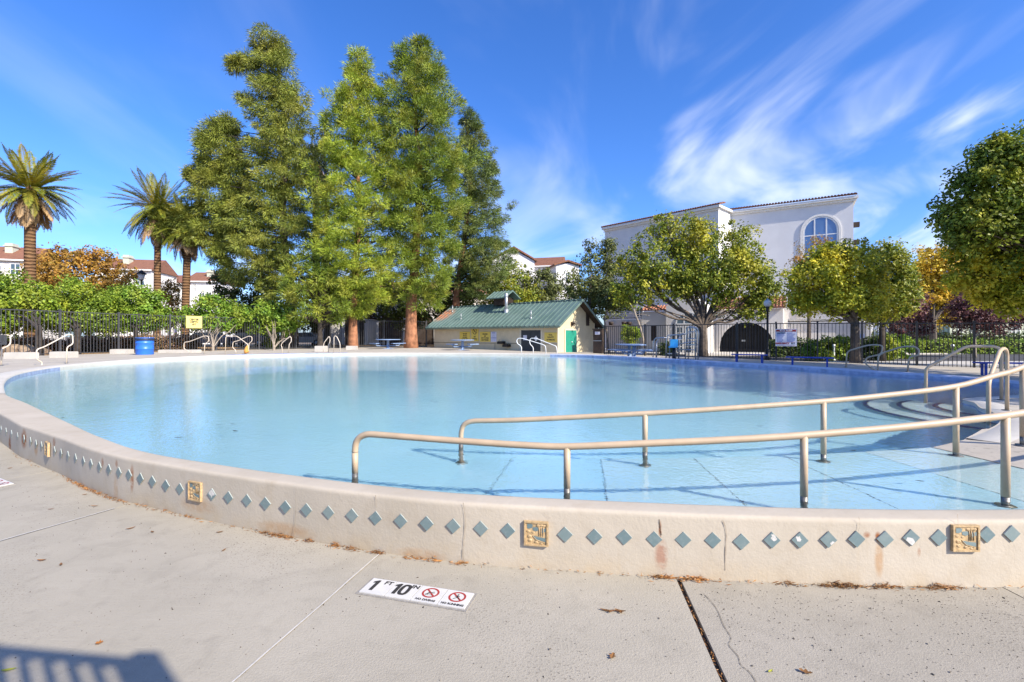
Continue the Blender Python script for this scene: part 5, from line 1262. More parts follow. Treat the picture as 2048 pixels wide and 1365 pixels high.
conifer('conifer_tree', 'tallest conifer, olive drooping foliage and crooked bare-sided top, left of the pines', 585, 40,
        [(56, 522, 540), (80, 500, 565), (100, 512, 566), (115, 520, 585), (140, 500, 590), (160, 512, 594), (185, 515, 606), (205, 520, 602), (222, 505, 622), (250, 510, 628), (290, 505, 632), (330, 500, 630), (370, 495, 628), (410, 480, 626), (450, 470, 620), (490, 470, 610), (530, 500, 596), (560, 520, 585), (600, 530, 570)],
        'pineA', 660, 170, .74, .28, .050, 11, 'bark', .42, .3, GP, droop=.45, up=.1, lobes=.28, inner=.25,
        extra=[(478, 128, 22, 14, 20), (500, 120, 16, 14, 12), (492, 195, 14, 10, 10), (440, 300, 44, 60, 110), (450, 250, 22, 18, 26), (418, 275, 14, 12, 10), (400, 345, 22, 14, 18), (385, 350, 12, 12, 8), (430, 390, 50, 50, 110), (470, 340, 30, 50, 60), (330, 445, 36, 28, 55), (375, 440, 40, 24, 55), (420, 470, 50, 26, 70), (340, 470, 26, 22, 26), (450, 505, 40, 24, 40), (480, 430, 40, 60, 80), (470, 545, 22, 30, 18)])
conifer('conifer_tree', 'yellow-green long-needled conifer with a slim reddish trunk, left of the darker pair', 706, 39,
        [(93, 712, 720), (115, 703, 733), (150, 694, 748), (190, 672, 764), (230, 652, 760), (270, 655, 772), (310, 648, 778), (350, 640, 800), (400, 632, 818), (440, 628, 820), (480, 630, 812), (520, 636, 810), (560, 640, 800), (590, 650, 785), (615, 660, 760), (630, 690, 740)],
        'pineB', 700, 190, .74, .26, .046, 12, 'bark_red', .36, .3, GP, up=.25, lobes=.24, inner=.4)
conifer('conifer_tree', 'broad bright green long-needled conifer with a thick reddish trunk, right behind the shed', 822, 40.5,
        [(88, 828, 862), (105, 800, 872), (140, 782, 888), (170, 764, 908), (200, 752, 915), (240, 748, 922), (290, 756, 928), (340, 760, 930), (400, 764, 926), (450, 770, 920), (500, 775, 918), (540, 795, 908), (570, 790, 905), (595, 795, 890), (610, 815, 870)],
        'pineC', 780, 190, .78, .27, .048, 13, 'bark_red', .52, .25, GP, up=.3, lobes=.26, inner=.4)
conifer('conifer_tree', 'dark grey-green conifer with weeping sides, rightmost of the tall row', 912, 46,
        [(222, 925, 945), (245, 920, 962), (280, 912, 975), (320, 905, 992), (360, 900, 1000), (400, 898, 1006), (450, 895, 1014), (500, 890, 1020), (540, 890, 1018), (570, 895, 1005), (590, 905, 990)],
        'pineD', 580, 170, .72, .26, .046, 14, 'bark_red', .4, .2, GP, droop=.35, up=.15, lobes=.2, inner=.4)
conifer('conifer_tree', 'short bright green pine with bare lower branches between the two tall groups', 640, 37,
        [(500, 600, 650), (525, 585, 665), (560, 575, 680), (590, 572, 690), (615, 585, 690), (640, 600, 680)], 'pineC', 190, 56, .55, .42, .06, 15, 'bark_dark', .22, .3, GP, up=.2)
conifer('conifer_tree', 'thin shaded conifer with layered dark boughs behind the yellow-green pine', 655, 45,
        [(210, 640, 665), (260, 625, 670), (330, 618, 680), (420, 612, 690), (500, 612, 690), (570, 625, 690)], 'pineD', 150, 50, .6, .5, .06, 16, 'bark_dark', .3, .3, GP, droop=.3, up=0, lobes=.3, inner=.2)

# palms
def frond_mesh(name, ln, droop, mat, r, n=46, lw=.045, ll=.55):
    P = []; D = []; U = []; Ls = []; rach = MB(); pts = []
    for k in range(n + 1):
        f = k / n; a = .1 + droop * f ** 1.3; pts.append((ln * (f - .10 * droop * f * f), 0, ln * (-.5 * droop * f * f + .06 * f)))
    pts = np.array(pts)
    for k in range(3, n):
        f = k / n; tg = pts[k + 1] - pts[k]; tg /= np.linalg.norm(tg)
        for sd in (-1, 1):
            d = tg * .75 + np.array((0, sd * 1.0, -.30 + .25 * r.normal() * .3)); P.append(pts[k]); D.append(d); U.append(tg); Ls.append(ll * math.sin(math.pi * min(1, .12 + f * .92)) ** .6 * r.uniform(.85, 1.1))
    P = np.array(P); D = np.array(D); U = np.array(U); Ls = np.array(Ls); D = D / np.linalg.norm(D, axis=1, keepdims=True)
    for sd in (-1, 1):                                        # the midrib, as a row of faces the leaflets stand on
        q = pts[1:-1]; e = pts[2:] - pts[1:-1]; ln_ = np.linalg.norm(e, axis=1)
        P = np.concatenate([P, q]); D = np.concatenate([D, e / ln_[:, None]]); U = np.concatenate([U, np.tile((0, 1.0, .8 * sd), (len(q), 1))]); Ls = np.concatenate([Ls, ln_ * 1.3])
    me = leaf_mesh(name, P + D * Ls[:, None] / 2, D, U, Ls, np.full(len(Ls), lw * 1.25), mat)
    return me
def palm(label, u, v_top, Y, zb, h_tr, tr, seed, n_fr=58, ln=3.4, lean=0.0, group='date palms'):
    r = np.random.default_rng(seed); pt = PY(u, v_top, Y); base = Vector((pt.x + lean, pt.y, zb)); H = pt.z - zb
    t = thing('palm_tree', label, 'palm tree', base, 0, group)
    pts = [(-lean * (k / 10) ** 1.2, 0, H * k / 10 - .1) for k in range(11)]; rs_ = [tr * (1.25 if k == 0 else 1.06 - .14 * min(k, 7) / 7 + (.10 if k > 8 else 0)) for k in range(11)]
    part('trunk', MB().tube(smooth_pts(pts, n=4), tr, 14, rs=list(np.interp(np.linspace(0, 10, 41), range(11), rs_))), M['palm_trunk'], t)
    top = Vector((-lean, 0, H))
    kinds = [(frond_mesh('frond', ln, .35, LEAVES['palm'], r), 0), (frond_mesh('frond', ln, .8, LEAVES['palm'], r), 1), (frond_mesh('frond', ln * .95, 1.2, LEAVES['palm'], r), 2), (frond_mesh('dry_frond', ln * .85, .9, LEAVES['palm_dry'], r), 3)]
    for k in range(n_fr):
        f = k / n_fr; az = k * 2.399 + r.normal() * .15
        if f < .14: me, el = kinds[0][0], R(r.uniform(50, 82))
        elif f < .40: me, el = kinds[1][0], R(r.uniform(22, 55))
        elif f < .74: me, el = kinds[2][0], R(r.uniform(-42, 26))
        else: me, el = kinds[3][0], R(r.uniform(-66, -30))
        o = link('dry_frond' if f >= .74 else 'frond', me, None, t); s = r.uniform(.85, 1.08); o.location = top + Vector((math.cos(az) * tr * .6, math.sin(az) * tr * .6, .35 * (1 - f) - .25 * (f > .74))); o.rotation_euler = (0, -el, az); o.scale = (s, s, s)
    m = MB(); m.lathe([(tr * .9, -1.0), (tr * 1.35, -.45), (tr * 1.2, 0), (tr * .4, .4)], top, 12); part('crown_shaft', m, M['palm_trunk'], t)
    return t
palm('palm tree at the left edge with a brown ringed trunk and skirt of dry fronds', 60, 385, 33, .3, 0, .33, 21, 96, 2.9)
palm('palm tree with arching fronds left of the tall conifer, its dark trunk narrowing', 316, 424, 40, .3, 0, .26, 22, 84, 3.4, lean=-.1)
palm('palm tree half hidden by the olive conifer bough, with a black trunk', 376, 462, 40.3, .3, 0, .30, 23, 70, 3.0, lean=-.3)
palm('palm tree glimpsed in shade between the tall conifers', 632, 330, 52, .3, 0, .4, 24, 50, 3.3)

# broadleaf trees and shrubs, left side
GL = 'clipped leafy trees behind the left fence'
broad('shade_tree', 'lime-green leafy tree at the left edge behind the fence', 'tree', PG(78, 712, .34), .16, [(20, 600, 62, 46), (-50, 600, 60, 50), (70, 612, 42, 38), (0, 640, 60, 24)], 27, 'hedge', 520, 60, .40, .145, 31, 'bark_dark', GL, fork=1.6)
broad('shade_tree', 'lime-green leafy tree below the orange autumn tree, second from the left', 'tree', PG(155, 709, .34), .14, [(150, 605, 48, 44), (190, 618, 48, 38), (120, 625, 40, 34), (170, 645, 66, 18)], 29, 'hedge', 420, 60, .40, .145, 32, 'bark_dark', GL, fork=1.6)
broad('shade_tree', 'darker green leafy tree left of the black palm trunk', 'tree', PG(272, 706, .34), .13, [(270, 606, 44, 34), (230, 618, 32, 28), (300, 622, 30, 30), (265, 640, 62, 22)], 31, 'bush', 400, 60, .40, .145, 33, 'bark_dark', GL, fork=1.6)
GB = 'round bushes on pale stems behind the fence'
broad('round_bush', 'rounded green bush tree beside the yellow depth sign', 'tree', PG(426, 703.5, .34), .085, [(430, 622, 44, 26), (390, 635, 28, 20), (470, 636, 30, 22), (430, 645, 56, 14)], 35, 'bush', 330, 44, .42, .17, 34, 'bark_pale', GB, fork=.5)
broad('round_bush', 'rounded green bush on pale forked stems in front of the tall olive conifer', 'tree', PG(548, 702, .34), .09, [(545, 628, 36, 24), (520, 640, 20, 20), (572, 645, 24, 20), (545, 652, 40, 12)], 37, 'bush', 290, 44, .40, .17, 35, 'bark_pale', GB, fork=.4)
broad('autumn_tree', 'orange-brown autumn tree behind the left hedge trees', 'tree', (-41, 46, .3), .25, [(150, 545, 70, 45), (110, 535, 40, 34), (200, 560, 60, 40), (185, 520, 34, 22), (230, 585, 40, 34), (95, 570, 40, 40)], 46, 'orange', 430, 40, .6, .24, 36, 'bark', None, fork=2.2)
broad('autumn_tree', 'small orange-yellow tree seen between the two dark palm trunks', 'tree', (-33.5, 46.5, .3), .15, [(338, 605, 22, 34), (345, 575, 16, 20), (350, 640, 20, 20)], 47, 'orange', 100, 38, .5, .2, 37, 'bark', None, fork=1.8)
GK = 'dark trees behind the conifers'
broad('dark_tree', 'dark evergreen tree in shade at the foot of the olive conifer', 'tree', (-24, 50, .3), .3, [(500, 590, 46, 60), (450, 570, 26, 34), (520, 640, 60, 40), (470, 640, 40, 30)], 49, 'dark', 430, 40, .6, .24, 38, 'bark_dark', GK, fork=2.4)
broad('dark_tree', 'dark tree with black limbs behind the reddish pine trunks', 'tree', (-14, 52, .3), .25, [(640, 600, 50, 40), (690, 610, 50, 32), (750, 600, 60, 40), (620, 650, 30, 20)], 51, 'dark', 430, 40, .6, .24, 39, 'bark_dark', GK, fork=3.0)
broad('dark_tree', 'dark tree behind the shed roof, with brighter leaves at its right side', 'tree', (-5.5, 50, .3), .25, [(860, 610, 60, 40), (900, 590, 40, 40), (960, 600, 50, 40), (800, 615, 40, 30)], 50, 'dark', 430, 40, .6, .24, 40, 'bark_dark', GK, fork=3.0)
GO = 'leafy trees behind the shed'
broad('leafy_tree', 'yellow-green leafy tree right of the roof cupola', 'tree', (1.5, 50, .1), .25, [(1025, 570, 40, 40), (1000, 600, 40, 34), (1050, 600, 34, 30)], 50, 'tree', 330, 42, .55, .22, 41, 'bark', GO, fork=2.6)
broad('leafy_tree', 'olive leafy tree above the middle of the shed roof', 'tree', (4.2, 52, .1), .25, [(1085, 575, 36, 36), (1070, 610, 46, 30), (1120, 600, 40, 40), (1045, 555, 20, 18)], 51, 'olive', 330, 42, .55, .22, 42, 'bark', GO, fork=2.6)
broad('leafy_tree', 'greyish open-crowned tree rising behind the shed gable', 'tree', (6.4, 40, .1), .22, [(1190, 545, 34, 60), (1215, 520, 26, 40), (1165, 600, 36, 36), (1205, 600, 40, 40), (1180, 490, 10, 12), (1150, 570, 20, 26)], 41, 'olive', 330, 38, .5, .19, 43, 'bark', GO, fork=2.6)
# right side
GRT = 'street trees by the right fence'
pB_ = PG(1408, 712, .0)
broad('street_tree', 'largest leafy green tree with a forked grey trunk before the white building', 'tree', (PY(1406, 700, 33).x, 33, -.15), .30, [(1320, 520, 68, 66), (1375, 478, 44, 44), (1330, 455, 22, 26), (1420, 520, 72, 74), (1475, 560, 66, 66), (1500, 500, 34, 46), (1295, 570, 58, 38), (1390, 565, 60, 30), (1505, 575, 46, 40), (1270, 545, 34, 50), (1535, 565, 30, 36), (1505, 618, 34, 16), (1250, 590, 30, 24)], 33, 'tree', 900, 46, .52, .18, 44, 'bark', GRT, fork=2.3, maxlimb=13)
pC_ = PG(1698, 724, .0)
broad('street_tree', 'yellow-green leafy tree with a grey trunk behind the second globe lamp', 'tree', (pC_.x * .98, 24.6, -.05), .22, [(1660, 560, 66, 54), (1620, 575, 40, 50), (1700, 530, 56, 44), (1680, 600, 70, 34), (1740, 580, 40, 46), (1655, 510, 34, 26), (1600, 600, 22, 26)], 25, 'lime', 600, 46, .40, .15, 45, 'bark', GRT, fork=2.2)
broad('street_tree', 'mid green tree with a forked bare stem right of the yellow-green tree', 'tree', (22.2, 28.5, -.1), .18, [(1780, 545, 40, 50), (1755, 600, 36, 40), (1800, 590, 30, 44), (1770, 520, 26, 26)], 28.5, 'tree', 420, 44, .42, .165, 46, 'bark_dark', GRT, fork=2.0)
broad('autumn_tree', 'rust-coloured thin tree against the arched upper window', 'tree', (25.0, 40, -.1), .16, [(1620, 512, 28, 28), (1648, 488, 18, 18), (1610, 538, 26, 22)], 40, 'orange', 90, 22, .55, .16, 47, 'bark', None, fork=4.0)
broad('autumn_tree', 'golden yellow tree near the right edge behind the fence', 'tree', (39, 44, -.1), .3, [(1890, 560, 56, 66), (1870, 530, 36, 42), (1920, 600, 56, 44), (1860, 600, 40, 40), (1930, 540, 40, 46)], 45, 'yellow', 560, 44, .62, .24, 48, 'bark', None, fork=3.0)
GPU = 'purple-leaved trees beyond the right fence'
broad('purple_tree', 'purple-leaved tree on a pale stem in front of the long hedge', 'tree', (33.6, 34.5, -.1), .10, [(1960, 610, 46, 36), (1935, 630, 34, 30), (1990, 635, 42, 28), (1965, 590, 26, 22)], 34.5, 'purple', 400, 42, .42, .16, 49, 'bark_pale', GPU, fork=1.6)
broad('purple_tree', 'purple-brown tree hidden half behind the mid green tree', 'tree', (29.0, 36.5, -.1), .10, [(1820, 625, 28, 36), (1805, 650, 26, 24), (1838, 640, 20, 28)], 36.5, 'purple', 210, 40, .42, .16, 50, 'bark_pale', GPU, fork=1.6)
# tall tree at the right edge and its neighbours outside the picture that shade the far right of the pool
def bl3(*a): return [(np.array(q[:3]), np.array((q[3], q[3], q[4]))) for q in a]
GQ = 'tall street trees to the right of the pool'
broad('tall_tree', 'big dark green tree leaning in from the right edge with lime lower leaves', 'tree', (27.2, 21.5, -.15), .45, [(1985, 400, 70, 70), (1950, 430, 56, 70), (2050, 380, 90, 100), (1990, 330, 46, 50), (2060, 300, 70, 44), (2080, 480, 80, 60), (2140, 420, 120, 140), (1930, 450, 36, 40), (1912, 440, 24, 30), (1965, 310, 24, 20)], 21.5, 'green', 950, 46, .46, .17, 51, 'bark', GQ, fork=4.2, maxlimb=12)
broad('tall_tree', 'lime-leaved lower tree in front of the big dark tree at the right edge', 'tree', (26.4, 22.4, -.15), .2, [(1960, 470, 42, 30), (1995, 520, 50, 46), (2035, 545, 44, 44), (1945, 550, 38, 36), (1930, 510, 28, 26), (2040, 600, 40, 24), (2005, 590, 46, 24), (2050, 500, 40, 40), (1975, 445, 26, 16)], 22.4, 'lime', 520, 44, .40, .16, 52, 'bark', GQ, fork=3.4)
broad('tall_tree', 'tall leafy tree out of frame right, nearest the steps, casting shade', 'tree', (16.8, 3.4, -.1), .3, bl3((16.8, 3.4, 8.2, 2.9, 2.6), (15.8, 4.4, 6.4, 2.2, 1.8), (18.2, 2.6, 6.6, 2.2, 1.8)), None, 'tree', 420, 40, .6, .24, 53, 'bark', GQ, fork=3.2)
broad('tall_tree', 'tallest leafy tree out of frame right, casting shade on the far water', 'tree', (20.5, 8.6, -.1), .35, bl3((20.5, 8.6, 10.0, 4.0, 3.4), (18.6, 9.6, 7.5, 2.6, 2.0), (22.5, 7.6, 8.0, 3.0, 2.4)), None, 'tree', 480, 40, .7, .28, 54, 'bark', GQ, fork=3.6)
broad('tall_tree', 'leafy tree out of frame right beyond the fence corner, casting shade', 'tree', (22.5, 12.8, -.1), .35, bl3((22.5, 12.8, 10.5, 3.6, 3.4), (20.8, 13.6, 7.6, 2.4, 2.2)), None, 'tree', 420, 40, .7, .28, 55, 'bark', GQ, fork=3.6)
# hedges and shrubs
def hedge(name, label, cat, x0, x1, y0, y1, z0, z1, mat, n, ls, seed, rz=0, loc=None, group=None):
    r = np.random.default_rng(seed); cx_, cy_ = (x0 + x1) / 2, (y0 + y1) / 2; base = Vector((cx_, cy_, z0)); t = thing(name, label, cat, base, rz, group)
    w, d, h = x1 - x0, y1 - y0, z1 - z0; k = r.integers(0, 4, n); P = np.stack([r.uniform(-w / 2, w / 2, n), r.uniform(-d / 2, d / 2, n), r.uniform(.02, h, n)], 1)
    P[k == 0, 1] = -d / 2; P[k == 1, 2] = h; P[k == 2, 1] = -d / 2; P[k == 3, 0] = np.sign(P[k == 3, 0]) * w / 2
    P += r.normal(size=(n, 3)) * ls * .55 + np.stack([np.zeros(n), np.zeros(n), .10 * np.sin(P[:, 0] * 2.1 + seed) * (P[:, 2] / h)], 1)
    nrm = r.normal(size=(n, 3)) * .7 + np.array((0, -.5, .6)); D = np.cross(nrm, r.normal(size=(n, 3))); Ln = r.uniform(.7, 1.3, n) * ls
    link('foliage', leaf_mesh('foliage', P, D, np.cross(nrm, D), Ln, Ln * .6, LEAVES[mat]), None, t)
    part('shade_core', MB().box((0, 0, h * .46), (w * .94, d * .8, h * .86)), simple('hedge_shade_core', (.025, .035, .010), .95), t); return t  # added solid core closes the leaf gaps, inner shade painted as dark green
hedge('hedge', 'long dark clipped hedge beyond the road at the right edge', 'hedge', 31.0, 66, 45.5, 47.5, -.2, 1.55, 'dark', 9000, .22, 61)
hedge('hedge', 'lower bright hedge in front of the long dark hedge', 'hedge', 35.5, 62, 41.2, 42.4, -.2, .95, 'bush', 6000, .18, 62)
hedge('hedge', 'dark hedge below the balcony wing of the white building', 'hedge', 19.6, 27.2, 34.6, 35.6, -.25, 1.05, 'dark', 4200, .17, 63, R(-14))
GH = 'pinkish flowering shrubs behind the left fence'
for k, (u0, u1, Y, lab) in enumerate(((-40, 95, 29, 'pinkish low shrub behind the fence at the left edge'), (135, 240, 32, 'pinkish low shrub behind the fence left of the blue barrel'), (232, 372, 35, 'pinkish low shrub behind the blue barrel'))):
    a = PY(u0, 700, Y).x; b_ = PY(u1, 700, Y).x; hedge('flowering_shrub', lab, 'shrub', a, b_, Y, Y + 1.6, .33, 1.15 + .1 * k, 'pink', 3600, .13, 64 + k, 0, None, GH)
GY = 'leafy plants below the white building'
for k, (u, w_, v0, v1, Y, mt, lab) in enumerate(((1650, 26, 680, 708, 30, 'hedge', 'bright green plant left of the pale path light'), (1690, 20, 676, 706, 30, 'hedge', 'bright green plant behind the second street tree trunk'), (1622, 18, 690, 710, 30.5, 'bush', 'small green plant under the pool rules board'), (1775, 24, 672, 704, 31, 'hedge', 'bright green plant below the mid green tree'), (1745, 18, 678, 704, 31.5, 'dark', 'dark round shrub near the blue notice'), (1805, 18, 676, 700, 33, 'bush', 'green shrub below the purple-brown tree'), (545, 14, 672, 700, 38.5, 'hedge', 'yellow-green tufted plant at the foot of the round bush'), (1335, 14, 690, 706, 31, 'dark', 'dark low shrub behind the pool lift rails'))):
    p = PY(u, v1, Y); zt = PY(u, v0, Y).z; zb = .34 if u < 900 else -.15; h = zt - zb
    broad('garden_plant', lab, 'plant', (p.x, p.y, zb), 0, [(np.array((p.x, p.y, zb + h * .5)), np.array((px(w_, Y), px(w_, Y) * .8, h * .55)))], None, mt, 60, 34, .22, .16, 70 + k, group=GY)
tp = PY(1261, 700, 32.5); t = broad('topiary_bush', 'clipped cup-shaped green bush by the fence right of the shed', 'bush', (tp.x, tp.y, -.1), .06, [(1261, 668, 17, 12), (1260, 680, 13, 10), (1261, 662, 16, 8), (1261, 690, 7, 6)], 32.5, 'hedge', 170, 40, .18, .10, 80, 'bark', None, fork=.5)

# ------------------------------------------------------------------ street furniture and things round the pool
def deck_z(p):
    a = ang(p); t = ray_poly(a, outer); q = math.hypot(p[0] - CEN[0], p[1] - CEN[1])
    i = min(range(nf), key=lambda k: abs((ang(far_poly[k]) - a + 180) % 360 - 180)); r0 = math.hypot(far_poly[i].x - CEN[0], far_poly[i].y - CEN[1]) + RIMW
    f = 0 if t is None else max(0, min(1, (q - r0) / max(.1, t - r0))); return interp(z_in, a) * (1 - f) + interp(z_out, a) * f
def on_deck(u, Y): p = PY(u, 700, Y); return Vector((p.x, p.y, deck_z(p)))
# blue barrel
t = thing('trash_barrel', 'bright blue round trash barrel by the left fence', 'trash barrel', on_deck(289.5, 26.0))
part('barrel', MB().lathe([(0, .0), (.40, .0), (.41, .03), (.41, .30), (.43, .32), (.41, .34), (.41, .62), (.43, .64), (.41, .66), (.41, .88), (.43, .90), (.43, .93), (.40, .93), (.39, .70), (0, .70)], (0, 0, 0), 24), M['barrel'], t)
part('liner', MB().lathe([(.435, .90), (.445, .82), (.445, .78)], (0, 0, 0), 24), simple('black_liner', (.02, .03, .06), .4), t)
# concrete blocks on the left deck
GCB = 'concrete blocks on the far deck'
for u0, u1, Y, h, lab in ((18, 68, 21.5, .26, 'long low concrete block at the left edge, nearest the viewer'), (108, 148, 22.5, .26, 'concrete block behind the second bent grab rail'), (226, 262, 27.5, .24, 'concrete block left of the blue barrel'), (632, 653, 31, .34, 'small concrete block beside the bent grab rail by the pines'), (694, 714, 35, .26, 'small pale concrete block at the foot of the slim reddish trunk'), (322, 398, 29, .16, 'long flat concrete block below the depth sign')):
    a = on_deck((u0 + u1) / 2, Y); w = px(u1 - u0, Y); t = thing('concrete_block', lab, 'block', a, .03, GCB)
    m = MB(); m.box((0, 0, h / 2), (w, .45, h)); m.box((0, 0, h + .012), (w * .97, .42, .024)); part('block', m, M['sidewalk'], t)
# picnic tables
GPT = 'blue picnic tables on the far deck'
def picnic(label, u, Y, rz, w=2.0):
    t = thing('picnic_table', label, 'picnic table', on_deck(u, Y), rz, GPT)
    m = MB(); rr_ = w / 2
    m.lathe([(0, .70), (rr_ * .96, .70), (rr_, .715), (rr_, .745), (rr_ * .97, .76), (0, .762)], (0, 0, 0), 20); part('table_top', m, M['lightblue'], t)
    for k in range(4):
        a = math.pi / 4 + k * math.pi / 2; c, s_ = math.cos(a), math.sin(a)
        part('bench_seat', MB().box((c * rr_ * 1.25, s_ * rr_ * 1.25, .44), (.30, .9, .045), a), M['lightblue'], t)
    m = MB(); m.lathe([(.45, 0), (.45, .02), (.12, .05), (.10, .66), (.3, .70)], (0, 0, 0), 14)
    for k in range(4): a = math.pi / 4 + k * math.pi / 2; m.tube([(0, 0, .25), (math.cos(a) * rr_ * 1.0, math.sin(a) * rr_, .25), (math.cos(a) * rr_ * 1.25, math.sin(a) * rr_ * 1.25, .42)], .035, 8)
    part('pedestal', m, M['lightblue'], t); return t
picnic('light blue picnic table in front of the pine trunks', 776, 37.5, .05, 1.95)
picnic('light blue picnic table below the yellow signs of the shed', 925, 34.5, .1, 1.7)
picnic('blue picnic table with benches right of the shed gable', 1259, 27.2, -.5, 1.6)
picnic('bright blue picnic table lower and nearer than the one by the shed gable', 1268, 25.8, -.3, 1.3)
# benches
GBN = 'blue benches on the right deck'
for u0, u1, Y, rz, lab in ((1473, 1524, 21.4, -.62, 'blue bench in front of the first globe lamp'), (1586, 1652, 19.2, -.60, 'blue bench below the pool rules board, in front of the fence'), (1968, 2062, 16.0, -.35, 'blue bench at the right edge behind the step handrails')):
    L_ = px(u1 - u0, Y) / math.cos(rz) * 1.02; p = on_deck((u0 + u1) / 2, Y); t = thing('bench', lab, 'bench', p, rz, GBN)
    for k in range(2): part('seat_plank', MB().box((0, -.09 + k * .18, .44), (L_, .165, .045)), M['blue'], t)
    for x in (-L_ * .36, L_ * .36):
        for y in (-.11, .11): part('leg', MB().box((x, y, .21), (.06, .06, .42)), M['blue'], t)
        part('cross_bar', MB().box((x, 0, .405), (.07, .30, .03)), M['blue'], t)
# pool stair rails with the blue seat
bY = 21.6; a = (PY(1300, 700, bY).x, bY + .6); b_ = (PY(1395, 700, bY).x, bY - .6)
def vp(u, v): return vplane_hit(u, v, a, b_)
bs = Vector((a[0], a[1], .12)); t = thing('pool_stair_rails', 'grey tubular pool stair rails and steps standing by the right fence', 'stair rails', bs)
tubes = [[(1306, 719), (1306.6, 685), (1311, 676), (1334, 676)], [(1312, 720), (1313, 683)], [(1332, 721), (1333, 676), (1336, 670.6), (1358, 670), (1371, 667)], [(1351, 721), (1352, 683), (1356, 677.5), (1359, 676)], [(1356.6, 721), (1360, 671)], [(1370.6, 721.5), (1373.5, 659), (1378, 653.5), (1388, 655), (1392.5, 664), (1391, 722)]]
dpt = Vector((.35, .6, 0))
for q in tubes:
    for dv in (Vector((0, 0, 0)), dpt) if len(q) > 3 else (Vector((0, 0, 0)),): part('rail_tube', MB().tube(round_poly([vp(*e) - bs + dv for e in q], .12), .026, 8), M['alu'], t)
for q in ([(1374, 664.3), (1391, 664)], [(1374, 677), (1391, 677.5)], [(1353, 690), (1371, 686), (1391, 683)], [(1358, 699.5), (1391, 700.3)]): part('cross_tube', MB().tube([vp(*e) - bs for e in q], .022, 8), M['alu'], t)
for k, (u0, u1, v) in enumerate(((1334, 1352, 708), (1352, 1371, 700), (1371, 1391, 690))):
    p0, p1 = vp(u0, v) - bs, vp(u1, v) - bs; c = (p0 + p1) / 2 + dpt * .5; part('tread', MB().box(c, ((p1 - p0).length, .62, .04), math.atan2(b_[1] - a[1], b_[0] - a[0])), M['alu'], t)
p0, p1 = vp(1336.5, 679), vp(1351, 694); c = (p0 + p1) / 2; t = thing('lift_chair', 'light blue plastic pool chair seat on a dark post by the stair rails', 'chair', (c.x, c.y - .25, .12), -.5)
w = (p1 - p0).length * .7; h = p0.z - p1.z
part('backrest', MB().box((0, .1, c.z - .12), (w, .06, h), 0), M['seatblue'], t); part('seat', MB().box((0, -.12, p1.z - .12), (w, .42, .06)), M['seatblue'], t); m = MB(); m.tube([(0, 0, 0), (0, 0, p1.z - .12)], .07, 10); m.box((0, -.05, .03), (.6, .6, .06)); part('post', m, M['iron'], t)
# lamps
GLP = 'globe lamp posts'
def lamp(label, u, v_globe, Y, zb, gr=.20):
    p = PY(u, v_globe, Y); t = thing('lamp_post', label, 'lamp post', (p.x, p.y, zb), 0, GLP); H = p.z - zb
    m = MB(); m.lathe([(0, 0), (.17, 0), (.17, .06), (.12, .12), (.11, .5), (.075, .58), (.06, .7), (.052, H - .45), (.09, H - .40), (.06, H - .34), (.10, H - .24), (.10, H - .18)], (0, 0, 0), 14); part('post', m, M['iron'], t)
    part('globe', MB().lathe([(gr * math.sin(x), H - gr * math.cos(x)) for x in np.linspace(.35, 3.14, 12)], (0, 0, 0), 18), M['lamp_glass'], t)
    m = MB(); m.lathe([(.0, H + gr + .10), (.03, H + gr + .04), (.10, H + gr - .02), (.16, H + gr * .62), (.15, H + gr * .58), (0, H + gr * .8)], (0, 0, 0), 14); part('cap', m, M['steel'], t)
lamp('black lamp post with a clear white globe between the two street trees', 1535, 607, 25.6, .1, .20)
lamp('dark lamp post whose globe shows against the second street tree trunk', 1703, 628, 25.8, .0, .15)
p = PY(283, 552, 44); t = thing('lantern_post', 'black park lantern post above the left hedge trees', 'lamp post', (p.x, p.y, .3)); H = p.z - .3
m = MB(); m.lathe([(.12, 0), (.06, .4), (.05, H - .5), (.14, H - .42), (.06, H - .36)], (0, 0, 0), 10); m.lathe([(0, H + .62), (.04, H + .5), (.42, H + .18), (.40, H + .14)], (0, 0, 0), 8); part('post', m, M['iron'], t)
part('lantern', MB().lathe([(.16, H - .36), (.34, H + .14), (0, H + .16)], (0, 0, 0), 6), M['lamp_glass'], t)
# cabinet beside the shed, sapling, path light
p = on_deck(1198, 33.2); t = thing('wooden_cabinet', 'dark brown wooden cabinet with a white notice at the shed corner', 'cabinet', (p.x, p.y, .1), R(-35))
m = MB(); m.box((0, 0, .86), (.66, .5, 1.72)); m.box((0, 0, 1.76), (.74, .58, .08)); part('body', m, M['brownbox'], t); part('shelf_edge', MB().box((0, -.27, .95), (.62, .03, .04)), M['steel'], t); o = part('notice', MB().box((0, -.262, 1.48), (.36, .02, .20)), M['white_sign'], t)
m = MB(); m.box((-.05, -.273, 1.50), (.2, .004, .05)); part('print_bar', m, M['blue_ink'], t)
s_ = [PY(u, v, 31.2) for u, v in ((1290, 712), (1289, 696), (1284, 668), (1277, 645), (1271, 630), (1268, 619))]; t = thing('bare_sapling', 'thin pale bare leaning sapling trunk by the topiary bush', 'tree', (s_[0].x, s_[0].y, -.1))
bs = Vector((s_[0].x, s_[0].y, -.1)); q = [Vector((0, 0, 0))] + [e - bs for e in s_[1:]]; part('trunk', MB().tube(smooth_pts(q, n=3), .07, 8, rs=list(np.linspace(.09, .045, 16))), M['bark_pale'], t)
m = MB(); 
for u, v in ((1288, 640), (1300, 632), (1258, 628), (1262, 610), (1275, 605), (1296, 650)): e = PY(u, v, 31.2) - bs; o_ = q[4] if v < 635 else q[3]; m.tube([o_, o_.lerp(e, .5) + Vector((0, .1, .08)), e], .02, 5, rs=[.028, .018, .006])
part('twigs', m, M['bark_pale'], t)
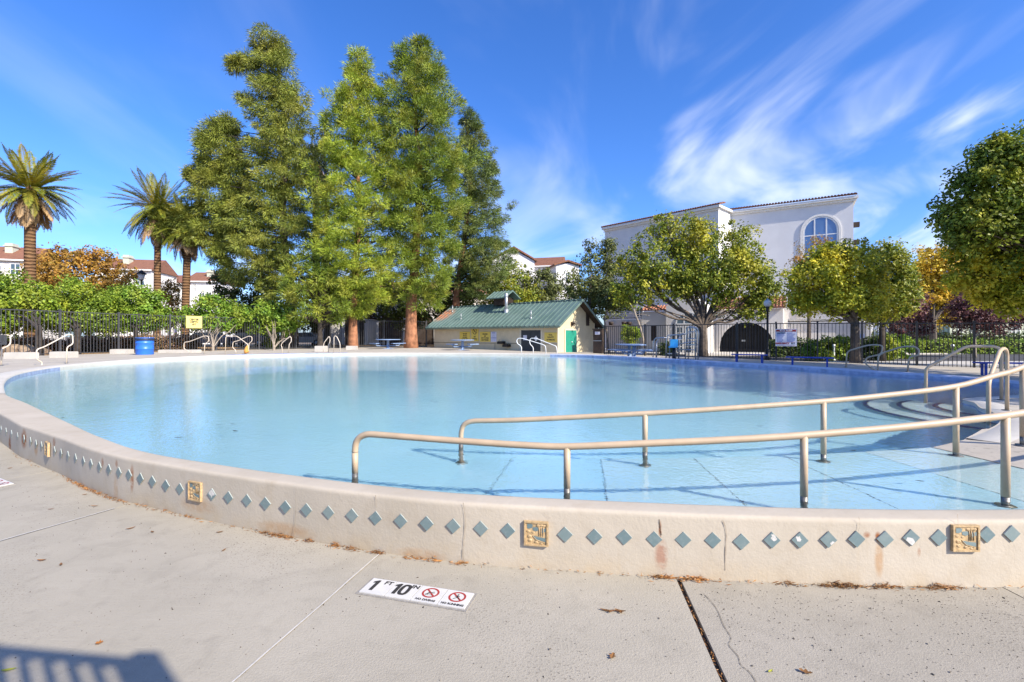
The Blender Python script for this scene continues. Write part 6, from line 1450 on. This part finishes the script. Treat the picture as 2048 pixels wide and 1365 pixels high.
s_ = [PY(u, v, 38.5) for u, v in ((1218, 705), (1214, 668), (1209, 640), (1216, 615))]; bs = Vector((s_[0].x, s_[0].y, -.1)); t = thing('slim_tree', 'slim pale trunk with dark crown between the cabinet and the topiary bush', 'tree', bs)
part('trunk', MB().tube(smooth_pts([Vector((0, 0, 0))] + [e - bs for e in s_[1:]], n=3), .08, 8, rs=list(np.linspace(.10, .05, 10))), M['bark_pale'], t)
r_ = np.random.default_rng(90); crown_leaves(blobs_px([(1225, 590, 30, 28), (1200, 575, 20, 22), (1245, 600, 20, 18)], 38.5), bs, 170, 40, .46, .19, LEAVES['olive'], r_, 'crown', .2, t)
p = PY(1668, 700, 29.5); t = thing('path_light', 'short pale path light bollard among the plants', 'path light', (p.x, p.y, -.12)); m = MB(); m.lathe([(.09, 0), (.05, .08), (.045, .8), (.07, .84), (.07, .98), (0, 1.0)], (0, 0, 0), 10); part('bollard', m, M['white'], t)
for k, (u, v) in enumerate(((1824, 690), (1905, 690))):
    Yp = 38; p = PY(u, v, Yp); t = thing('path_light', ('short grey path light by the purple-brown tree', 'short grey path light in front of the lower hedge')[k], 'path light', (p.x, p.y, -.1)); H = p.z + .1; m = MB(); m.lathe([(.10, 0), (.05, .06), (.045, H - .2), (.12, H - .16), (.12, H), (0, H + .05)], (0, 0, 0), 10); part('bollard', m, M['steel'], t)
# cloth and bag on the grab rails
p = PY(495, 709, 26.95); t = thing('cloth', 'orange cloth hanging from a grab rail leg on the far left', 'cloth', (p.x, p.y - .03, .42)); m = MB(); m.tube([(0, -.02, .02), (-.05, -.03, .12), (-.02, -.02, .3), (.03, -.02, .42)], .1, 8, rs=[.14, .12, .08, .04]); part('cloth', m, M['orange'], t)
p = PY(6, 680, 15.7); t = thing('bag', 'dark grey bag hanging on the leftmost grab rail', 'bag', (p.x, p.y - .05, p.z)); m = MB(); m.box((-.05, 0, 0), (.34, .12, .32)); m.box((-.05, -.065, .02), (.28, .02, .2)); part('bag_body', m, M['fence_grey'], t); part('strap', MB().tube(round_poly([(-.18, 0, .15), (-.12, 0, .22), (.02, 0, .22), (.08, 0, .15)], .05), .012, 6), M['black'], t)
# parked cars behind the left fence
GCA = 'parked cars beyond the left fence'
def car(label, u, Y, rz, paint):
    p = PY(u, 700, Y); t = thing('parked_car', label, 'car', (p.x, p.y, .34), rz, GCA)
    prof_ = [(-2.15, .35), (-2.2, .62), (-2.05, .82), (-1.3, .92), (-.75, 1.38), (.75, 1.42), (1.5, .98), (2.05, .90), (2.2, .66), (2.15, .35)]
    bm_ = MB(); bm_.prism(prof_, -1.7, (0, -.85, 0), (1, 0, 0), (0, 0, 1)); part('body', bm_, paint, t)
    for y in (-.858, .858):
        for poly in ([(-1.15, .95), (-.70, 1.32), (-.05, 1.35), (-.05, .95)], [(.02, .95), (.02, 1.35), (.70, 1.35), (1.30, .98)]): part('side_window', MB().prism(poly, .012, (0, y + .006, 0), (1, 0, 0), (0, 0, 1)), M['glass'], t)
    for x in (-1.35, 1.35):
        for y in (-.80, .80):
            wh = part('wheel', MB().lathe([(0, -.10), (.32, -.10), (.34, -.06), (.34, .06), (.32, .10), (0, .10)], (0, 0, 0), 18), M['rubber'], t); wh.location = (x, y, .34); wh.rotation_euler = (R(90), 0, 0)
            part('rim', MB().lathe([(0, -.112), (.2, -.112), (.2, .112), (0, .112)], (0, 0, 0), 14), M['steel'], wh)
    for y in (-.6, .6): part('headlight', MB().box((2.16, y, .70), (.08, .3, .14)), M['lamp_glass'], t); part('tail_light', MB().box((-2.17, y, .72), (.07, .28, .14)), M['red_ink'], t)
car('dark blue parked car behind the yellow depth sign', 415, 47, .05, M['car_blue'])
car('dark navy parked car between the two round bush trees', 500, 48, .0, M['car_blue'])
car('silver parked car glimpsed right of the second round bush', 612, 50, .08, M['car_silver'])
p = PY(352, 668, 46); t = thing('street_sign', 'small red and white street sign behind the black palm trunk', 'sign', (p.x, p.y, .3)); part('pole', MB().tube([(0, 0, 0), (0, 0, p.z)], .03, 8), M['steel'], t); m = MB(); m.box((0, -.04, p.z - .1), (.30, .02, .75)); pn = part('panel', m, M['white_sign'], t); m = MB(); m.box((0, -.055, p.z - .28), (.24, .01, .2)); part('print_bar', m, M['red_ink'], pn)
# rocks behind the left fence
GRK = 'rocks behind the left fence'
for k, (u, v, s_, lab) in enumerate(((58, 706, .55, 'brown rock below the left hedge tree'), (80, 708, .4, 'smaller brown rock beside the first rock'), (30, 700, .6, 'brown rock at the left edge behind the fence'))):
    p = PY(u, v, 26.8); r_ = np.random.default_rng(100 + k); bmx = bmesh.new(); bmesh.ops.create_icosphere(bmx, subdivisions=3, radius=s_)
    for vv in bmx.verts: n_ = vv.co.normalized(); vv.co *= 1 + .18 * math.sin(5 * n_.x + k) * math.cos(4 * n_.z + 2 * k) + .10 * math.sin(9 * n_.y + k); vv.co.z *= .75
    me = bpy.data.meshes.new('rock'); bmx.to_mesh(me); bmx.free(); o = link('rock', me, simple('brown_rock', (.26, .19, .13), .9, var=.35, scale=4, bump=.8)); o.location = (p.x, p.y, .45); tag(o, lab, 'rock', GRK)

# ------------------------------------------------------------------ depth markers set in the pavement
def marker(label, BL, rz, wdt, tiles_):
    t = thing('depth_marker', label, 'depth marker', BL, rz)
    part('mortar_bed', MB().box((wdt / 2, .076, .0015), (wdt + .024, .176, .005)), simple('marker_mortar', (.28, .26, .23), .9, bump=.4, scale=30), t)
    tw = wdt / 4
    for k, kind in enumerate(tiles_):
        tl = part('marker_tile', MB().box((0, 0, .003), (tw - .004, .149, .006)), M['white_tile'], t); tl.location = (tw * (k + .5), .076, .0035)
        z = .0065
        def one(m, x): m.prism([(x - .006, -.050), (x + .015, -.050), (x + .015, .054), (x + .003, .054), (x - .020, .038), (x - .020, .022), (x - .006, .028)], .0006, (0, .004, z), (1, 0, 0), (0, 1, 0))
        if kind == '1ft': m = MB(); one(m, -.030); part('lettering', m, M['ink'], tl); text_part('FT', .046, M['ink'], tl, (.040, .042, z), (0, 0, 0), .0012)
        if kind == '10in':
            m = MB(); one(m, -.046); part('lettering', m, M['ink'], tl); m = MB(); n0 = 24
            ell = lambda k, a, b__: (.004 + a * math.copysign(abs(math.cos(2 * math.pi * k / n0)) ** .7, math.cos(2 * math.pi * k / n0)), .006 + b__ * math.copysign(abs(math.sin(2 * math.pi * k / n0)) ** .8, math.sin(2 * math.pi * k / n0)), z + .0006)
            for k0 in range(n0): m.quad(ell(k0, .011, .036), ell(k0, .031, .053), ell(k0 + 1, .031, .053), ell(k0 + 1, .011, .036))
            part('lettering', m, M['ink'], tl)
        if kind == '10in': text_part('IN', .046, M['ink'], tl, (.050, .046, z), (0, 0, 0), .0012)
        if kind in ('dive', 'run'):
            m = MB(); n = 36; ro, ri, cy = .048, .0365, .016
            for i in range(n):
                a0, a1 = 2 * math.pi * i / n, 2 * math.pi * (i + 1) / n; m.quad((ri * math.cos(a0), cy + ri * math.sin(a0), z), (ro * math.cos(a0), cy + ro * math.sin(a0), z), (ro * math.cos(a1), cy + ro * math.sin(a1), z), (ri * math.cos(a1), cy + ri * math.sin(a1), z))
            c45 = .7071; w2 = .0052
            m.quad(*[(-ri * c45 - w2 * c45, cy + ri * c45 - w2 * c45, z + .0002), (ri * c45 - w2 * c45, cy - ri * c45 - w2 * c45, z + .0002), (ri * c45 + w2 * c45, cy - ri * c45 + w2 * c45, z + .0002), (-ri * c45 + w2 * c45, cy + ri * c45 + w2 * c45, z + .0002)])
            part('prohibition_ring', m, M['red_ink'], tl)
            m = MB()
            def stroke(a, b__, w, zz=z + .0006):
                a = Vector(a); b__ = Vector(b__); d = (b__ - a).normalized(); s2 = Vector((-d.y, d.x)) * w; m.quad((a.x - s2.x, cy + a.y - s2.y, zz), (b__.x - s2.x, cy + b__.y - s2.y, zz), (b__.x + s2.x, cy + b__.y + s2.y, zz), (a.x + s2.x, cy + a.y + s2.y, zz))
            if kind == 'dive':
                stroke((-.016, -.014), (.008, .004), .0034); stroke((.006, .002), (.018, .012), .0024); stroke((-.016, -.012), (-.006, .008), .002); stroke((.012, -.006), (.024, .004), .0016)
                for i in range(4): stroke((-.024 + i * .011, -.022 + (i % 2) * .002), (-.016 + i * .011, -.022 + ((i + 1) % 2) * .002), .0014)
                hx, hy = -.019, -.019
            else:
                stroke((-.002, .012), (.002, -.006), .0042); stroke((.002, -.006), (-.016, -.022), .0026); stroke((.002, -.006), (.014, -.012), .0026); stroke((.014, -.012), (.022, -.022), .002); stroke((0, .008), (.014, .002), .002); stroke((-.002, .008), (-.014, .0), .002); hx, hy = 0, .020
            m.add([(hx + .0052 * math.cos(i * .785), cy + hy + .0052 * math.sin(i * .785), z + .0006) for i in range(8)], [tuple(range(8))]); part('pictogram', m, M['ink'], tl)
            text_part('NO DIVING' if kind == 'dive' else 'NO RUNNING', .0235, M['ink'], tl, (0, -.055, z), (0, 0, 0), .0006, sx=.92 if kind == 'dive' else .82)
    return t
marker('white tile depth marker reading 1 FT 10 IN beside the pale joint, foreground', (-.8345, 2.5825, 0), math.atan2(-.164, .595), .615, ('1ft', '10in', 'dive', 'run'))
TR = Vector((-4.695, 4.478, 0)); xd = Vector((.88, -.475, 0)); yd = Vector((.475, .88, 0)); BLm = TR - xd * .615 - yd * .152
marker('partly visible white depth marker with red rings at the left edge of the photo', BLm, math.atan2(xd.y, xd.x), .615, ('1ft', '10in', 'dive', 'run'))

# ------------------------------------------------------------------ fallen leaves, twigs, floating leaves
def leaf_obj(name, label, p, rz, ln, wd, mat, group, curl=.25, lobes=0):
    m = MB(); n = 7; vs = []
    for k in range(n):
        f = k / (n - 1); w = wd * math.sin(math.pi * min(1, .06 + f * .94)) ** .8 / 2 * (1 + (.5 * math.sin(k * 2.6) if lobes else 0)); z = .002 + curl * ln * (f - .5) ** 2 * 1.2
        vs += [((f - .5) * ln, -w, z + abs(w) * curl * .8), ((f - .5) * ln, 0, z), ((f - .5) * ln, w, z + abs(w) * curl * .9)]
    fs = []
    for k in range(n - 1): fs += [(3 * k, 3 * k + 1, 3 * k + 4, 3 * k + 3), (3 * k + 1, 3 * k + 2, 3 * k + 5, 3 * k + 4)]
    m.add(vs, fs); o = part(name, m, mat); o.location = p; o.rotation_euler = (0, 0, rz); return tag(o, label, 'leaf', group)
GF = 'fallen leaves on the pavement'
rl = random.Random(4)
leaf_obj('fallen_leaf', 'yellow-green leaf lying beside the fence shadow, bottom left corner', PG(18, 1341, .002), .3, .055, .016, M['leaf_yellow'], GF)
leaf_obj('fallen_leaf', 'small orange lobed leaf just above the fence shadow', PG(199, 1287, .002), .5, .028, .026, M['leaf_orange'], GF, .3, 1)
leaf_obj('fallen_leaf', 'tiny bright green leaf at the bottom, right of the dark joint', PG(1541, 1344, .002), .5, .030, .010, M['leaf_yellow'], GF, .5)
leaf_obj('fallen_leaf', 'brown ragged leaf at the bottom edge, right of the green leaf', PG(1612, 1346, .002), -.5, .05, .022, M['leaf_brown'], GF, .4, 1)
leaf_obj('fallen_leaf', 'brown ragged leaf at the bottom, left of the dark joint', PG(1225, 1314, .002), 1.1, .042, .024, M['leaf_brown'], GF, .4, 1)
for u, v in ((102, 1019), (84, 1122), (122, 1130), (170, 990), (100, 935), (262, 1058), (305, 1065), (448, 1101), (1212, 1222), (1240, 1224), (1835, 1172), (440, 1065), (190, 1013), (20, 937)):
    leaf_obj('fallen_leaf', 'small dry brown leaf lying on the pavement', PG(u, v, .002), rl.uniform(0, 3), rl.uniform(.035, .075), rl.uniform(.010, .018), M['leaf_brown'], GF, rl.uniform(.2, .6))
# needle and leaf litter gathered along the foot of the wall
rs = np.random.default_rng(8); P = []; D = []; Ls = []; Wd = []
spots = [(u_, v_, .25, 5) for u_, v_ in zip(np.linspace(40, 1990, 60), np.interp(np.linspace(40, 1990, 60), (40, 250, 520, 760, 1100, 1360, 1700, 1990), (905, 1012, 1070, 1112, 1140, 1156, 1159, 1148)))] + [(35, 900, .5, 30), (65, 921, .5, 35), (140, 965, .25, 60), (165, 980, .28, 150), (190, 988, .25, 90), (215, 1000, .3, 80), (235, 1006, .3, 60), (290, 1025, .3, 30), (330, 1034, .3, 30), (380, 1044, .2, 30), (540, 1074, .12, 60), (563, 1078, .10, 90), (580, 1083, .05, 40), (620, 1089, .06, 20), (675, 1099, .07, 50), (705, 1103, .08, 50), (757, 1108, .05, 50), (830, 1118, .10, 30), (870, 1123, .06, 30), (923, 1128, .05, 40), (1320, 1155, .10, 80), (1375, 1157, .12, 100), (1398, 1157, .05, 50), (1575, 1159, .08, 40), (1650, 1160, .08, 30), (1680, 1158, .14, 170), (1765, 1155, .09, 110), (1875, 1155, .14, 170)]
for u, v, w, n in spots:
    h_ = on_wall(u, v - 14)
    if h_ is None: continue
    p, nn, tx = h_
    for _ in range(n):
        s_ = rs.normal() * w * .45; o_ = abs(rs.normal()) * .018; q = p + tx * s_ + nn * (.006 + o_); P.append((q.x, q.y, .003 + abs(rs.normal()) * .010 * math.exp(-abs(s_) / w))); d = tx * rs.normal() * 1.0 + nn * rs.normal() * .35; D.append((d.x, d.y, abs(rs.normal()) * .15)); Ls.append(rs.uniform(.012, .045)); Wd.append(rs.uniform(.002, .007))
P = np.array(P); D = np.array(D); U = np.cross(D, rs.normal(size=D.shape))
stuff(link('needle_litter', leaf_mesh('needle_litter', P, D, U, np.array(Ls), np.array(Wd), M['litter'])))
def twig(label, pts, seed, spread=.02):
    r = np.random.default_rng(seed); q = smooth_pts([PG(u, v, .008) for u, v in pts], n=4); b0 = q[0].copy(); b0.z = 0; t = thing('dry_twig', label, 'twig', b0, 0, 'dry conifer sprays by the wall')
    part('stem', MB().tube([e - b0 for e in q], .0022, 5), M['bark_red'], t); P = []; D = []
    for e in q:
        for _ in range(9): P.append(tuple(e - b0)); d = r.normal(size=3); d[2] = abs(d[2]) * .6; D.append(d)
    P = np.array(P); D = np.array(D); link('needles', leaf_mesh('needles', P, D, np.cross(D, r.normal(size=D.shape)), r.uniform(.010, spread, len(P)), np.full(len(P), .003), M['litter'], True), None, t)
twig('curved dry brown conifer spray at the wall foot, left one of three', [(1650, 1163), (1680, 1158), (1705, 1152), (1718, 1163)], 1)
twig('short dry conifer spray at the wall foot, middle one of three', [(1746, 1156), (1765, 1158), (1780, 1154), (1783, 1150)], 2)
twig('feathery dry conifer spray at the wall foot below the right relief tile', [(1842, 1153), (1870, 1155), (1895, 1151), (1908, 1148)], 3)
twig('small bent twig on the pavement right of the depth marker', [(1218, 1224), (1232, 1221), (1243, 1226)], 4, .012)
# dirt and needles packed in the wide joint
n = 700; P = []; D = []
for _ in range(n):
    q = pol(-6.9, rs.uniform(14.8, 18.6), -.010) + Vector((rs.uniform(-.010, .010), 0, rs.uniform(0, .008))); P.append(tuple(q)); D.append((rs.normal() * .4, rs.normal(), rs.normal() * .15))
P = np.array(P); D = np.array(D); stuff(link('joint_debris', leaf_mesh('joint_debris', P, D, np.cross(D, rs.normal(size=D.shape)), rs.uniform(.008, .03, n), rs.uniform(.002, .006, n), M['litter'])))
# small grit on the pavement
n = 5200; P = []
for _ in range(n):
    a = rs.uniform(-30, 9) if rs.uniform() < .55 else rs.uniform(-6.6, 1); rr = 14.85 + rs.uniform(0, 1) ** 1.3 * 2.6; q = pol(a, rr, .002); P.append(tuple(q))
P = np.array(P); D = rs.normal(size=P.shape); D[:, 2] *= .3; U = rs.normal(size=P.shape); sz = rs.uniform(.0015, .0055, n) * (1 + 1.2 * (rs.uniform(size=n) < .05)); stuff(link('grit', leaf_mesh('grit', P, D, U, sz * 1.6, sz, simple('grit', (.09, .075, .06), .9, var=.5))))
GW = 'leaves floating on the pool'
for u, v in ((64, 826), (91, 833), (118, 843), (126, 836), (438, 851), (466, 849), (471, 863), (358, 876), (864, 803), (872, 805), (921, 803), (1082, 824), (1520, 853), (1840, 963), (1706, 902)):
    leaf_obj('floating_leaf', 'small dark leaf floating on the pool water', PG(u, v, WATER_Z + .004), rl.uniform(-.5, .5), rl.uniform(.06, .10), rl.uniform(.02, .035), M['leaf_dark'], GW, .15)
